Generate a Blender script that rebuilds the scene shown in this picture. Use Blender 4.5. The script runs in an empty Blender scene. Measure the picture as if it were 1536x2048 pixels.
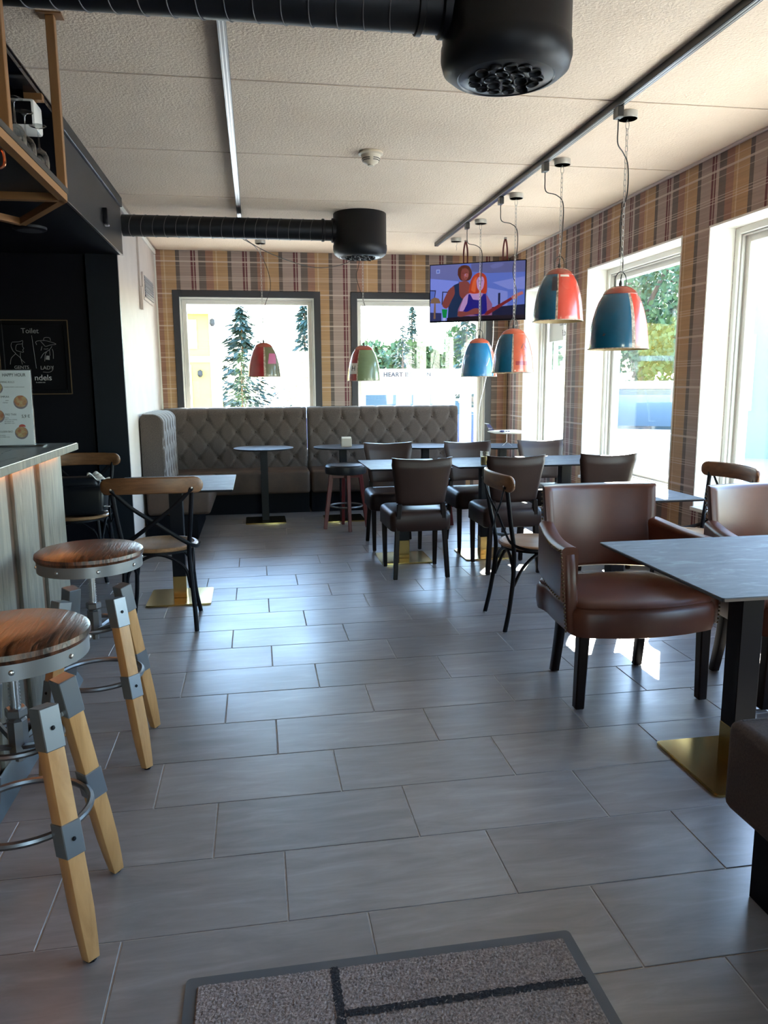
import bpy, bmesh, math, random
from mathutils import Vector, Matrix
PI = math.pi
SC = bpy.context.scene
C = SC.collection
rnd = random.Random(7)

# ------------------------------------------------------------ camera, sky, sun, exposure
H = 1.335
cam_d = bpy.data.cameras.new('camera')
cam = bpy.data.objects.new('camera', cam_d)
C.objects.link(cam)
cam_d.sensor_fit = 'VERTICAL'
cam_d.sensor_height = 36.0
cam_d.lens = 1523.0 / 2048 * 36
cam_d.clip_start = 0.05
cam_d.clip_end = 500
def cam_axes(f=1523.0, vx=510.3, vy=768.9, roll=-0.03475):
    y = Vector(((vx - 768) / f, (vy - 1024) / f, 1)).normalized()
    up = Vector((math.sin(roll), -math.cos(roll), 0))
    up = (up - y * up.dot(y)).normalized()
    x = y.cross(up)
    if x.x < 0: x = -x
    return x, y, up
_x, _y, _u = cam_axes()
cam.matrix_world = Matrix(((_x[0], -_x[1], -_x[2], 0), (_y[0], -_y[1], -_y[2], 0), (_u[0], -_u[1], -_u[2], H), (0, 0, 0, 1)))
SC.camera = cam

SUN_EL = math.radians(35)
SUN_AZ = math.atan2(0.5, 0.866)          # from +Y towards +X
w = bpy.data.worlds.new('sky'); SC.world = w; w.use_nodes = True
nt = w.node_tree; bg = nt.nodes['Background']
sky = nt.nodes.new('ShaderNodeTexSky'); sky.sky_type = 'NISHITA'
sky.sun_disc = False; sky.sun_elevation = SUN_EL; sky.sun_rotation = SUN_AZ
sky.air_density = 1.15; sky.dust_density = 0.15; sky.ozone_density = 2.5
nt.links.new(sky.outputs[0], bg.inputs[0]); bg.inputs[1].default_value = 1.0
sd = bpy.data.lights.new('sun', 'SUN'); sd.energy = 26; sd.angle = 0.009; sd.color = (1, 0.95, 0.87)
sun = bpy.data.objects.new('sun', sd); C.objects.link(sun)
sdir = Vector((-0.5 * math.cos(SUN_EL), -0.866 * math.cos(SUN_EL), -math.sin(SUN_EL)))
sun.rotation_euler = sdir.to_track_quat('-Z', 'Y').to_euler()
sun.location = (10, 18, 15)
vs = SC.view_settings
vs.view_transform = 'Standard'; vs.look = 'None'; vs.gamma = 1; vs.use_curve_mapping = False
vs.exposure = 1.95
SC.cycles.use_denoising = True
SC.cycles.max_bounces = 12; SC.cycles.diffuse_bounces = 6; SC.cycles.glossy_bounces = 5
SC.cycles.transparent_max_bounces = 16; SC.cycles.transmission_bounces = 8
SC.cycles.caustics_reflective = False; SC.cycles.caustics_refractive = False
SC.cycles.sample_clamp_indirect = 8

XR, XL, YB, ZC = 2.83, -0.985, 8.45, 2.71     # room: right wall, plaster wall, back wall, ceiling
YF, XF = -2.6, -3.2                           # wall behind the camera, far side of the bar recess
WT = 0.30                                     # outer wall thickness
R_WIN = [(6.77, 7.92), (4.88, 6.365), (2.62, 4.575), (0.55, 2.05)]
B_WIN = [(-0.80, 0.70), (1.07, 2.62)]
WZ0, WZ1 = 0.50, 2.29

# window portals: guide the sky's own light through the openings, give none themselves
def portal(loc, rot, sx, sy):
    d = bpy.data.lights.new('portal', 'AREA'); d.shape = 'RECTANGLE'; d.size = sx; d.size_y = sy
    d.cycles.is_portal = True
    o = bpy.data.objects.new('portal', d); C.objects.link(o); o.location = loc; o.rotation_euler = rot
for y0, y1 in R_WIN:
    portal((XR + WT + 0.02, (y0 + y1) / 2, (WZ0 + WZ1) / 2), (0, PI / 2, 0), WZ1 - WZ0, y1 - y0)
for x0, x1 in B_WIN:
    portal(((x0 + x1) / 2, YB + WT + 0.02, (WZ0 + WZ1) / 2), (-PI / 2, 0, 0), x1 - x0, WZ1 - WZ0)
portal((1.05, YF - 0.22, 1.15), (PI / 2, 0, 0), 1.1, 2.2)

# ------------------------------------------------------------ materials
def lin(c): return tuple(((v / 12.92) if v <= 0.04045 else ((v + 0.055) / 1.055) ** 2.4) for v in c)
class N:
    def __init__(s, name):
        s.m = bpy.data.materials.new(name); s.m.use_nodes = True
        s.t = s.m.node_tree; s.b = s.t.nodes['Principled BSDF']
    def n(s, typ, **k):
        nd = s.t.nodes.new(typ)
        for a, v in k.items(): setattr(nd, a, v)
        return nd
    def l(s, a, b): s.t.links.new(a, b)
    def set(s, **k):
        for a, v in k.items():
            i = s.b.inputs[a.replace('_', ' ')]
            i.default_value = (*v, 1) if isinstance(v, tuple) and len(v) == 3 else v
        return s
    def coord(s, scale=(1, 1, 1), rand=False):
        tc = s.n('ShaderNodeTexCoord'); mp = s.n('ShaderNodeMapping'); mp.inputs['Scale'].default_value = scale
        s.l(tc.outputs['Object'], mp.inputs['Vector'])
        if rand:
            oi = s.n('ShaderNodeObjectInfo'); cx = s.n('ShaderNodeCombineXYZ')
            mu = s.n('ShaderNodeMath', operation='MULTIPLY'); mu.inputs[1].default_value = 37.0
            s.l(oi.outputs['Random'], mu.inputs[0])
            for i in range(3): s.l(mu.outputs[0], cx.inputs[i])
            s.l(cx.outputs[0], mp.inputs['Location'])
        return mp.outputs[0]
    def noise(s, vec, scale=5, detail=4, rough=0.55, dist=0.0):
        nz = s.n('ShaderNodeTexNoise'); nz.inputs['Scale'].default_value = scale; nz.inputs['Detail'].default_value = detail
        nz.inputs['Roughness'].default_value = rough; nz.inputs['Distortion'].default_value = dist
        s.l(vec, nz.inputs['Vector']); return nz.outputs['Fac']
    def ramp(s, fac, stops, interp='LINEAR'):
        r = s.n('ShaderNodeValToRGB'); cr = r.color_ramp; cr.interpolation = interp
        while len(cr.elements) > 1: cr.elements.remove(cr.elements[-1])
        cr.elements[0].position = stops[0][0]; cr.elements[0].color = (*stops[0][1], 1)
        for p, c in stops[1:]:
            e = cr.elements.new(p); e.color = (*c, 1)
        s.l(fac, r.inputs[0]); return r.outputs[0]
    def bump(s, fac, strength=0.3, dist=0.01):
        b = s.n('ShaderNodeBump'); b.inputs['Strength'].default_value = strength; b.inputs['Distance'].default_value = dist
        s.l(fac, b.inputs['Height']); s.l(b.outputs[0], s.b.inputs['Normal']); return s
    def col(s, out): s.l(out, s.b.inputs['Base Color']); return s
    def rough(s, fac, a, b):
        mr = s.n('ShaderNodeMapRange'); mr.inputs['To Min'].default_value = a; mr.inputs['To Max'].default_value = b
        s.l(fac, mr.inputs[0]); s.l(mr.outputs[0], s.b.inputs['Roughness']); return s

def plain(name, c, r=0.5, metal=0.0, **k):
    n = N(name).set(Base_Color=c, Roughness=r, Metallic=metal)
    n.set(**k); return n.m
def grain(name, c0, c1, scale=(1, 1, 1), ns=6, r=0.5, rv=0.1, bump=0.0, bd=0.003, detail=5, rand=True, dist=0.0, lo=0.3, hi=0.7, **k):
    n = N(name); v = n.coord(scale, rand); f = n.noise(v, ns, detail, 0.6, dist)
    n.col(n.ramp(f, [(lo, c0), (hi, c1)])); n.rough(f, r - rv, r + rv)
    if bump: n.bump(f, bump, bd)
    n.set(**k); return n.m
def emit(name, c, s=1.0):
    n = N(name); n.set(Base_Color=(0, 0, 0), Roughness=0.3, Emission_Color=c, Emission_Strength=s); return n.m

M = {}
M['tile'] = None
def tile_mat():
    n = N('slate_tile'); v = n.coord((1.1, 6, 1), True)
    f = n.noise(v, 3.2, 7, 0.62, 0.6); g = n.noise(n.coord((1, 1, 1), True), 2.5, 3)
    c1 = n.ramp(f, [(0.3, (0.140, 0.128, 0.122)), (0.55, (0.190, 0.176, 0.170)), (0.75, (0.255, 0.240, 0.232))])
    oi = n.n('ShaderNodeObjectInfo'); mr = n.n('ShaderNodeMapRange'); mr.inputs['To Min'].default_value = 0.85; mr.inputs['To Max'].default_value = 1.12
    n.l(oi.outputs['Random'], mr.inputs[0])
    mx = n.n('ShaderNodeMix', data_type='RGBA', blend_type='MULTIPLY'); mx.inputs['Factor'].default_value = 1
    n.l(c1, mx.inputs['A']); n.l(mr.outputs[0], mx.inputs['B']); n.col(mx.outputs['Result'])
    n.rough(g, 0.26, 0.42); n.bump(f, 0.06, 0.003); n.set(Specular_IOR_Level=0.8); return n.m
M['tile'] = tile_mat()
M['grout'] = grain('pale_grout', (0.30, 0.28, 0.26), (0.42, 0.40, 0.37), ns=30, r=0.9, rv=0.05, rand=False)
def ceil_mat():
    n = N('ceiling_board'); v = n.coord()
    f = n.noise(v, 75, 3, 0.6); g = n.noise(v, 1.3, 4)
    n.col(n.ramp(g, [(0.3, (0.70, 0.565, 0.44)), (0.7, (0.77, 0.635, 0.505))])); n.set(Roughness=0.95)
    n.bump(f, 0.55, 0.012); return n.m
M['ceiling'] = ceil_mat()
def plaid(name, axis, sign, phase):
    n = N(name); tc = n.n('ShaderNodeTexCoord'); sp = n.n('ShaderNodeSeparateXYZ'); n.l(tc.outputs['Object'], sp.inputs[0])
    def math_(op, a, b=None):
        m = n.n('ShaderNodeMath', operation=op)
        for i, x in enumerate((a, b)):
            if x is None: continue
            if hasattr(x, 'default_value') and not isinstance(x, (int, float)): n.l(x, m.inputs[i])
            else: m.inputs[i].default_value = x
        return m.outputs[0]
    u = math_('FRACT', math_('ADD', math_('DIVIDE', math_('MULTIPLY', math_('SUBTRACT', sp.outputs[axis], phase), sign), 0.53), 100.04))
    mauve, lt, burg = (0.30, 0.225, 0.195), (0.36, 0.28, 0.245), (0.105, 0.022, 0.028)
    dark, terra, ochre, taupe, pale = (0.115, 0.088, 0.075), (0.255, 0.13, 0.09), (0.37, 0.225, 0.115), (0.10, 0.078, 0.066), (0.47, 0.34, 0.22)
    cv = n.ramp(u, [(0, burg), (0.028, mauve), (0.052, burg), (0.08, lt), (0.14, dark), (0.275, terra), (0.42, ochre), (0.475, pale),
                    (0.50, ochre), (0.70, taupe), (0.775, mauve), (0.99, burg)], 'CONSTANT')
    vz = math_('FRACT', math_('ADD', math_('DIVIDE', math_('SUBTRACT', sp.outputs[2], 2.60), 0.326), 20.0))
    o0, i1 = (0, 0, 0), (1, 1, 1)
    lines = n.ramp(vz, [(0, i1), (0.02, o0), (0.14, (.6, .6, .6)), (0.155, o0), (0.42, i1), (0.435, o0), (0.47, (.8, .8, .8)), (0.485, o0), (0.52, i1),
                        (0.535, o0), (0.86, (.8, .8, .8)), (0.875, o0), (0.98, (.9, .9, .9))], 'CONSTANT')
    mp = n.n('ShaderNodeMapping'); sc = [90, 90, 90]; sc[axis] = 2; mp.inputs['Scale'].default_value = sc
    n.l(tc.outputs['Object'], mp.inputs[0]); fz = n.noise(mp.outputs[0], 1.0, 2)
    b2 = n.n('ShaderNodeMapRange'); b2.inputs['To Min'].default_value = 0.72; b2.inputs['To Max'].default_value = 1.25; n.l(fz, b2.inputs[0])
    mx = n.n('ShaderNodeMix', data_type='RGBA', blend_type='MULTIPLY'); mx.inputs['Factor'].default_value = 1
    n.l(cv, mx.inputs['A']); n.l(b2.outputs[0], mx.inputs['B'])
    m2 = n.n('ShaderNodeMix', data_type='RGBA'); n.l(math_('MULTIPLY', lines, 0.62), m2.inputs['Factor'])
    n.l(mx.outputs['Result'], m2.inputs['A']); m2.inputs['B'].default_value = (0.58, 0.48, 0.42, 1)
    n.col(m2.outputs['Result']); n.set(Roughness=0.75); return n.m
M['plaid_back'] = plaid('plaid_wallpaper_back', 0, 1, 0.467)
M['plaid_right'] = plaid('plaid_wallpaper_right', 1, -1, 5.09)
M['plaster'] = grain('painted_plaster', (0.48, 0.415, 0.375), (0.56, 0.49, 0.445), ns=3, r=0.7, rv=0.05, bump=0.05, rand=False)
M['black_wall'] = plain('black_painted_wall', (0.0022, 0.0026, 0.0052), 0.6, Specular_IOR_Level=0.12)
M['teal_black'] = plain('blue_black_paint', (0.0035, 0.006, 0.010), 0.5, Specular_IOR_Level=0.2)
M['black_gloss'] = plain('black_gloss_ceiling', (0.004, 0.005, 0.008), 0.08)
M['fascia'] = plain('charcoal_fascia', (0.022, 0.021, 0.021), 0.4, Specular_IOR_Level=0.3)
M['white'] = plain('white_paint', (0.72, 0.71, 0.66), 0.45)
M['white2'] = plain('white_plastic', (0.75, 0.73, 0.68), 0.35)
M['offwhite'] = plain('grey_white', (0.45, 0.44, 0.41), 0.5)
M['black_frame'] = plain('black_window_trim', (0.018, 0.02, 0.028), 0.5)
M['duct'] = plain('black_duct_paint', (0.0035, 0.004, 0.006), 0.45, Specular_IOR_Level=0.3)
M['duct_ring'] = plain('black_nozzle_plastic', (0.011, 0.012, 0.015), 0.3, Specular_IOR_Level=0.4)
M['duct_seam'] = plain('duct_seam_edge', (0.07, 0.066, 0.066), 0.4, 0.3)
M['track'] = plain('black_track', (0.02, 0.02, 0.021), 0.3)
M['steel'] = plain('brushed_steel', (0.42, 0.41, 0.40), 0.3, 1.0)
M['zinc'] = plain('zinc_metal', (0.5, 0.5, 0.5), 0.28, 1.0)
M['chain'] = plain('bright_chain', (0.42, 0.40, 0.37), 0.35, 0.3)
M['rose'] = plain('silver_grey_enamel', (0.42, 0.40, 0.36), 0.4, 0.2)
M['joint'] = plain('ceiling_joint', (0.56, 0.45, 0.365), 0.9)
M['gunmetal'] = plain('gunmetal', (0.16, 0.16, 0.165), 0.36, 0.9)
M['gun_light'] = plain('gunmetal_bracket', (0.21, 0.215, 0.225), 0.4, 0.8)
M['black_metal'] = plain('black_metal', (0.004, 0.004, 0.006), 0.42, Specular_IOR_Level=0.16)
M['brass'] = plain('polished_brass', (0.56, 0.40, 0.15), 0.2, 1.0)
M['cord'] = plain('black_cord', (0.012, 0.011, 0.011), 0.6)
def lam():
    n = N('slate_laminate'); v = n.coord((3, 9, 3), True); f = n.noise(v, 2.2, 8, 0.66, 1.2)
    n.col(n.ramp(f, [(0.3, (0.022, 0.028, 0.036)), (0.55, (0.045, 0.054, 0.067)), (0.72, (0.115, 0.13, 0.15))]))
    n.rough(f, 0.62, 0.5); n.bump(f, 0.10, 0.002); n.set(Specular_IOR_Level=0.2); return n.m
M['laminate'] = lam()
M['lam_edge'] = plain('dark_laminate_edge', (0.012, 0.012, 0.014), 0.4)
def leather(name, c0, c1, r, spec=0.5):
    n = N(name); v = n.coord((1, 1, 1), True); f = n.noise(v, 3.5, 5, 0.6); g = n.noise(v, 260, 2)
    n.col(n.ramp(f, [(0.3, c0), (0.7, c1)])); n.rough(f, r - 0.05, r + 0.08); n.bump(g, 0.08, 0.001); n.set(Specular_IOR_Level=spec); return n.m
M['leather_dark'] = leather('dark_brown_leather', (0.0165, 0.0075, 0.0055), (0.0255, 0.012, 0.009), 0.40, 0.24)
M['leather_brown'] = leather('brown_leather', (0.060, 0.017, 0.009), (0.092, 0.029, 0.0155), 0.36, 0.34)
M['leather_black'] = leather('black_leather', (0.006, 0.007, 0.010), (0.011, 0.012, 0.016), 0.36, 0.4)
M['suede'] = grain('brown_suede', (0.045, 0.025, 0.016), (0.078, 0.045, 0.029), ns=5, r=0.7, rv=0.08, bump=0.05)
def tweed():
    n = N('grey_brown_tweed'); v = n.coord((1, 1, 1)); f = n.noise(v, 240, 2, 0.7); g = n.noise(v, 30, 3)
    n.col(n.ramp(f, [(0.32, (0.022, 0.0145, 0.0115)), (0.5, (0.053, 0.038, 0.0315)), (0.68, (0.112, 0.086, 0.073))])); n.set(Roughness=0.95, Sheen_Weight=0.25)
    n.bump(f, 0.3, 0.002); return n.m
M['tweed'] = tweed()
M['tweed_dark'] = grain('dark_brown_fabric', (0.030, 0.021, 0.018), (0.068, 0.050, 0.043), ns=180, r=0.9, rv=0.05, bump=0.2, bd=0.001)
M['black_base'] = plain('black_plinth', (0.003, 0.003, 0.005), 0.6, Specular_IOR_Level=0.1)
M['oak'] = grain('brown_oak', (0.075, 0.030, 0.012), (0.17, 0.078, 0.032), (2, 14, 14), 3, 0.42, 0.06, 0.08, dist=0.5)
M['oak_seat'] = grain('oak_seat_wood', (0.17, 0.085, 0.036), (0.30, 0.165, 0.078), (14, 2, 14), 3, 0.38, 0.06, 0.06, dist=0.5)
M['walnut'] = grain('walnut_stool_wood', (0.006, 0.002, 0.001), (0.095, 0.032, 0.012), (34, 3.0, 8), 2.4, 0.32, 0.1, 0.5, 0.004, detail=8, dist=0.8, lo=0.38, hi=0.62)
M['pine'] = grain('oiled_pine', (0.33, 0.155, 0.05), (0.50, 0.27, 0.105), (16, 16, 2.2), 2.0, 0.45, 0.06, 0.05, dist=0.6, lo=0.25, hi=0.75)
M['wood_leg'] = plain('dark_stained_beech', (0.007, 0.0035, 0.003), 0.38, Specular_IOR_Level=0.16)
M['red_wood'] = plain('red_stained_wood', (0.12, 0.013, 0.012), 0.35)
M['plank'] = grain('grey_washed_plank', (0.05, 0.043, 0.034), (0.18, 0.16, 0.125), (14, 14, 1.5), 2.2, 0.6, 0.1, 0.3, 0.004, detail=8, dist=1.4)
M['batten'] = grain('dark_wood_batten', (0.02, 0.010, 0.006), (0.085, 0.040, 0.018), (12, 12, 2), 2.2, 0.55, 0.1, 0.3, 0.004)
M['bar_top'] = grain('black_washed_bar_top', (0.008, 0.010, 0.013), (0.11, 0.12, 0.13), (26, 2.0, 26), 1.8, 0.3, 0.1, 0.35, 0.003, detail=8, dist=0.9)
M['skirt'] = grain('grey_rubber_skirting', (0.03, 0.04, 0.045), (0.07, 0.085, 0.095), ns=4, r=0.5, rv=0.1)
M['copper_wood'] = plain('brown_lacquered_bar', (0.24, 0.115, 0.042), 0.4)
M['shelf_black'] = plain('charcoal_shelf', (0.02, 0.02, 0.021), 0.4)
M['mat'] = None
def mat_mat():
    n = N('mat_pile'); v = n.coord((1, 1, 1)); f = n.noise(v, 170, 3, 0.7)
    n.col(n.ramp(f, [(0.3, (0.11, 0.088, 0.080)), (0.5, (0.25, 0.21, 0.19)), (0.72, (0.48, 0.41, 0.375))])); n.set(Roughness=1.0); n.bump(f, 1.0, 0.006); return n.m
M['mat'] = mat_mat()
M['mat_line'] = grain('mat_black_pile', (0.006, 0.006, 0.008), (0.03, 0.03, 0.034), ns=170, r=1.0, rv=0.0, bump=0.8, bd=0.005, rand=False)
M['rubber'] = plain('grey_rubber', (0.06, 0.062, 0.066), 0.6)
def paint(name, c, rust=0.08):
    n = N(name); v = n.coord((1, 1, 1), True); f = n.noise(v, 9, 7, 0.7, 0.5); g = n.noise(v, 3, 3)
    n.col(n.ramp(f, [(rust + 0.18, (0.10, 0.045, 0.03)), (rust + 0.23, tuple(x * 0.85 for x in c)), (0.6, c), (0.82, tuple(min(1, x * 1.15 + 0.01) for x in c))]))
    n.rough(g, 0.16, 0.34); n.set(Coat_Weight=0.4); n.bump(f, 0.05, 0.002); return n.m
M['p_blue'] = paint('blue_drum_paint', (0.006, 0.085, 0.165))
M['p_blue2'] = paint('bright_blue_drum_paint', (0.010, 0.15, 0.33))
M['p_red'] = paint('red_drum_paint', (0.50, 0.055, 0.035))
M['p_orange'] = paint('orange_red_drum_paint', (0.52, 0.10, 0.05))
M['p_crown'] = paint('rusty_red_crown_paint', (0.30, 0.055, 0.035), 0.16)
M['p_dkred'] = paint('dark_red_drum_paint', (0.26, 0.018, 0.022))
M['p_green'] = paint('sage_green_drum_paint', (0.15, 0.205, 0.11))
M['p_olive'] = paint('olive_drum_paint', (0.12, 0.115, 0.06), 0.14)
M['p_seam'] = grain('rusty_seam', (0.10, 0.05, 0.03), (0.62, 0.52, 0.42), ns=60, r=0.6, rv=0.1, bump=0.5, bd=0.003)
M['p_pink'] = plain('pink_paint_patch', (0.42, 0.10, 0.22), 0.4)
M['p_label'] = plain('worn_white_label', (0.55, 0.50, 0.46), 0.5)
M['p_ink'] = plain('dark_ink', (0.02, 0.02, 0.03), 0.5)
M['p_cream'] = plain('cream_enamel', (0.55, 0.44, 0.25), 0.5)
def glass(name, tint, refl=1.0, base=0.04):
    n = N(name); t = n.t; out = t.nodes['Material Output']; t.nodes.remove(n.b)
    tr = n.n('ShaderNodeBsdfTransparent'); tr.inputs[0].default_value = (*tint, 1)
    gl = n.n('ShaderNodeBsdfGlossy'); gl.inputs['Roughness'].default_value = 0.02
    lw = n.n('ShaderNodeLayerWeight'); lw.inputs[0].default_value = 0.5
    pw = n.n('ShaderNodeMath', operation='POWER'); pw.inputs[1].default_value = 4.5; n.l(lw.outputs['Facing'], pw.inputs[0])
    mu = n.n('ShaderNodeMath', operation='MULTIPLY_ADD'); mu.inputs[1].default_value = 0.6 * refl; mu.inputs[2].default_value = base * refl; n.l(pw.outputs[0], mu.inputs[0])
    mx = n.n('ShaderNodeMixShader'); n.l(mu.outputs[0], mx.inputs[0]); n.l(tr.outputs[0], mx.inputs[1]); n.l(gl.outputs[0], mx.inputs[2])
    n.l(mx.outputs[0], out.inputs[0]); return n.m
M['pane'] = glass('window_glass', (0.93, 0.96, 0.95))
M['acrylic'] = glass('clear_acrylic', (0.92, 0.94, 0.95), 1.2)
M['glass'] = glass('clear_drinking_glass', (0.90, 0.91, 0.90), 2.4)
M['chalk'] = plain('chalk', (0.20, 0.20, 0.21), 0.9)
M['chalk2'] = plain('white_sign_lettering', (0.42, 0.42, 0.43), 0.8)
M['board'] = plain('chalkboard', (0.002, 0.0023, 0.004), 0.6, Specular_IOR_Level=0.1)
M['gold_edge'] = plain('brown_gilt_edge', (0.13, 0.085, 0.045), 0.4, 0.4)
M['paper'] = plain('menu_paper', (0.86, 0.88, 0.90), 0.6)
M['napkin'] = plain('napkin_white', (0.62, 0.60, 0.56), 0.8)
M['navy'] = plain('navy_paint', (0.012, 0.018, 0.13), 0.3)
M['yellow'] = plain('yellow_boards', (0.62, 0.43, 0.06), 0.7)
M['red_door'] = plain('red_paint', (0.5, 0.05, 0.07), 0.5)
M['ground'] = grain('pale_paving', (0.33, 0.32, 0.30), (0.42, 0.41, 0.39), ns=0.6, r=0.9, rv=0.05, rand=False)
M['leaf'] = grain('leaf_green', (0.018, 0.045, 0.012), (0.065, 0.11, 0.03), ns=0.9, r=0.7, rv=0.1, rand=False)
M['needle'] = grain('spruce_green', (0.012, 0.032, 0.028), (0.03, 0.065, 0.045), ns=1.5, r=0.7, rv=0.1, rand=False)
M['bark'] = plain('bark', (0.10, 0.07, 0.05), 0.9)
M['car_blue'] = plain('blue_car_paint', (0.005, 0.022, 0.16), 0.3, 0.0)
M['car_white'] = plain('white_car_paint', (0.75, 0.75, 0.75), 0.2)
M['car_silver'] = plain('silver_car_paint', (0.55, 0.57, 0.6), 0.25, 0.4)
M['car_glass'] = plain('car_glass', (0.03, 0.05, 0.06), 0.05)
M['tyre'] = plain('tyre', (0.015, 0.015, 0.015), 0.8)
M['led'] = emit('warm_light_strip', (1.0, 0.36, 0.10), 7.0)
M['offdark'] = plain('dark_diffuser', (0.05, 0.05, 0.055), 0.4)
M['holder'] = plain('pale_wood_holder', (0.34, 0.30, 0.25), 0.6)
M['gilt'] = plain('gilt_insert', (0.50, 0.36, 0.12), 0.3, 0.8)
M['strap'] = plain('black_red_strap', (0.10, 0.012, 0.016), 0.6)
M['cream_plastic'] = plain('cream_plastic', (0.60, 0.52, 0.40), 0.45)
M['vent_grey'] = plain('vent_grey', (0.20, 0.19, 0.19), 0.5)
M['sign_ink'] = plain('sign_lettering', (0.03, 0.032, 0.038), 0.7)
M['shed_grey'] = plain('pale_grey_render', (0.16, 0.19, 0.20), 0.7)
# ------------------------------------------------------------ mesh helpers
class B:
    """collects shapes into one mesh"""
    def __init__(s): s.bm = bmesh.new()
    def box(s, x0, x1, y0, y1, z0, z1, r=0, seg=2, mi=0, mx=None):
        t = bmesh.new(); bmesh.ops.create_cube(t, size=1)
        bmesh.ops.scale(t, vec=(abs(x1 - x0), abs(y1 - y0), abs(z1 - z0)), verts=t.verts)
        if r: bmesh.ops.bevel(t, geom=t.edges[:], offset=r, segments=seg, profile=0.5, affect='EDGES', clamp_overlap=True)
        m = Matrix.Translation(((x0 + x1) / 2, (y0 + y1) / 2, (z0 + z1) / 2))
        if mx is not None: m = mx @ m
        return s._merge(t, m, mi)
    def _merge(s, t, m=None, mi=0):
        mp = {}
        for v in t.verts: mp[v] = s.bm.verts.new(m @ v.co if m is not None else v.co)
        for f in t.faces:
            try: g = s.bm.faces.new([mp[v] for v in f.verts]); g.material_index = mi if mi else f.material_index
            except ValueError: pass
        t.free(); return s
    def bar(s, p0, p1, w, d, r=0, w1=None, d1=None, mi=0, up=None):
        p0, p1 = Vector(p0), Vector(p1); z = (p1 - p0).normalized()
        up = Vector(up) if up else (Vector((0, 1, 0)) if abs(z.y) < 0.9 else Vector((1, 0, 0)))
        x = up.cross(z).normalized(); y = z.cross(x)
        w1 = w if w1 is None else w1; d1 = d if d1 is None else d1
        t = bmesh.new(); vs_ = []
        for p, a, b in ((p0, w, d), (p1, w1, d1)):
            vs_.append([t.verts.new(p + x * sx * a / 2 + y * sy * b / 2) for sx, sy in ((-1, -1), (1, -1), (1, 1), (-1, 1))])
        a, b = vs_
        t.faces.new(a[::-1]); t.faces.new(b)
        for i in range(4): t.faces.new((a[i], a[(i + 1) % 4], b[(i + 1) % 4], b[i]))
        if r: bmesh.ops.bevel(t, geom=t.edges[:], offset=r, segments=1, affect='EDGES')
        return s._merge(t, None, mi)
    def rings(s, rs, close=False, caps=True, mi=0):
        vv = [[s.bm.verts.new(p) for p in r] for r in rs]; n = len(vv[0])
        for i in range(len(vv) - (0 if close else 1)):
            a, b = vv[i], vv[(i + 1) % len(vv)]
            for j in range(n):
                f = s.bm.faces.new((a[j], a[(j + 1) % n], b[(j + 1) % n], b[j])); f.material_index = mi
        if caps and not close:
            f = s.bm.faces.new(vv[0][::-1]); f.material_index = mi
            f = s.bm.faces.new(vv[-1]); f.material_index = mi
        return s
    def tube(s, pts, r, n=8, close=False, mi=0, flat=None):
        pts = [Vector(p) for p in pts]; L = len(pts); rs = []; prev = None
        for i, p in enumerate(pts):
            if close: t = (pts[(i + 1) % L] - pts[i - 1]).normalized()
            else: t = (pts[min(i + 1, L - 1)] - pts[max(i - 1, 0)]).normalized()
            if prev is None:
                a = Vector((0, 0, 1)) if abs(t.z) < 0.9 else Vector((1, 0, 0)); u = t.cross(a).normalized()
            else: u = (prev - t * prev.dot(t)).normalized()
            prev = u; v = t.cross(u)
            rr = r[i] if isinstance(r, (list, tuple)) else r
            ru, rv = (rr, rr) if not flat else (rr * flat[0], rr * flat[1])
            rs.append([p + u * math.cos(2 * PI * k / n) * ru + v * math.sin(2 * PI * k / n) * rv for k in range(n)])
        return s.rings(rs, close, True, mi)
    def lathe(s, prof, n=24, c=(0, 0, 0), mi=0, mif=None, caps=True):
        c = Vector(c); rs = []
        for r, z in prof: rs.append([c + Vector((math.cos(2 * PI * k / n) * r, math.sin(2 * PI * k / n) * r, z)) for k in range(n)])
        vv = [[s.bm.verts.new(p) for p in r] for r in rs]
        for i in range(len(vv) - 1):
            for j in range(n):
                f = s.bm.faces.new((vv[i][j], vv[i][(j + 1) % n], vv[i + 1][(j + 1) % n], vv[i + 1][j]))
                f.material_index = mif(2 * PI * (j + .5) / n, i) if mif else mi
        if caps:
            if prof[0][0] > 1e-6: f = s.bm.faces.new(vv[0][::-1]); f.material_index = mi
            if prof[-1][0] > 1e-6: f = s.bm.faces.new(vv[-1]); f.material_index = mi
        return s
    def poly(s, pts, mi=0):
        f = s.bm.faces.new([s.bm.verts.new(p) for p in pts]); f.material_index = mi; return s
    def prism(s, pts, d, mi=0):
        d = Vector(d); s.rings([[Vector(p) for p in pts], [Vector(p) + d for p in pts]], mi=mi); return s
    def grid(s, fn, nu, nv, mi=0):
        vv = [[s.bm.verts.new(fn(i / nu, j / nv)) for j in range(nv + 1)] for i in range(nu + 1)]
        for i in range(nu):
            for j in range(nv):
                f = s.bm.faces.new((vv[i][j], vv[i + 1][j], vv[i + 1][j + 1], vv[i][j + 1])); f.material_index = mi
        return vv
    def mesh(s, name, mats, smooth=35):
        bmesh.ops.remove_doubles(s.bm, verts=s.bm.verts[:], dist=1e-6)
        bmesh.ops.recalc_face_normals(s.bm, faces=s.bm.faces[:])
        me = bpy.data.meshes.new(name); s.bm.to_mesh(me); s.bm.free()
        for m in (mats if isinstance(mats, (list, tuple)) else [mats]): me.materials.append(M[m] if isinstance(m, str) else m)
        if smooth:
            me.polygons.foreach_set('use_smooth', [True] * len(me.polygons)); me.set_sharp_from_angle(angle=math.radians(smooth))
        return me
def link(name, data, parent=None, loc=(0, 0, 0), rot=(0, 0, 0)):
    o = bpy.data.objects.new(name, data); C.objects.link(o); o.location = loc; o.rotation_euler = rot
    if parent: o.parent = parent
    return o
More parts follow.
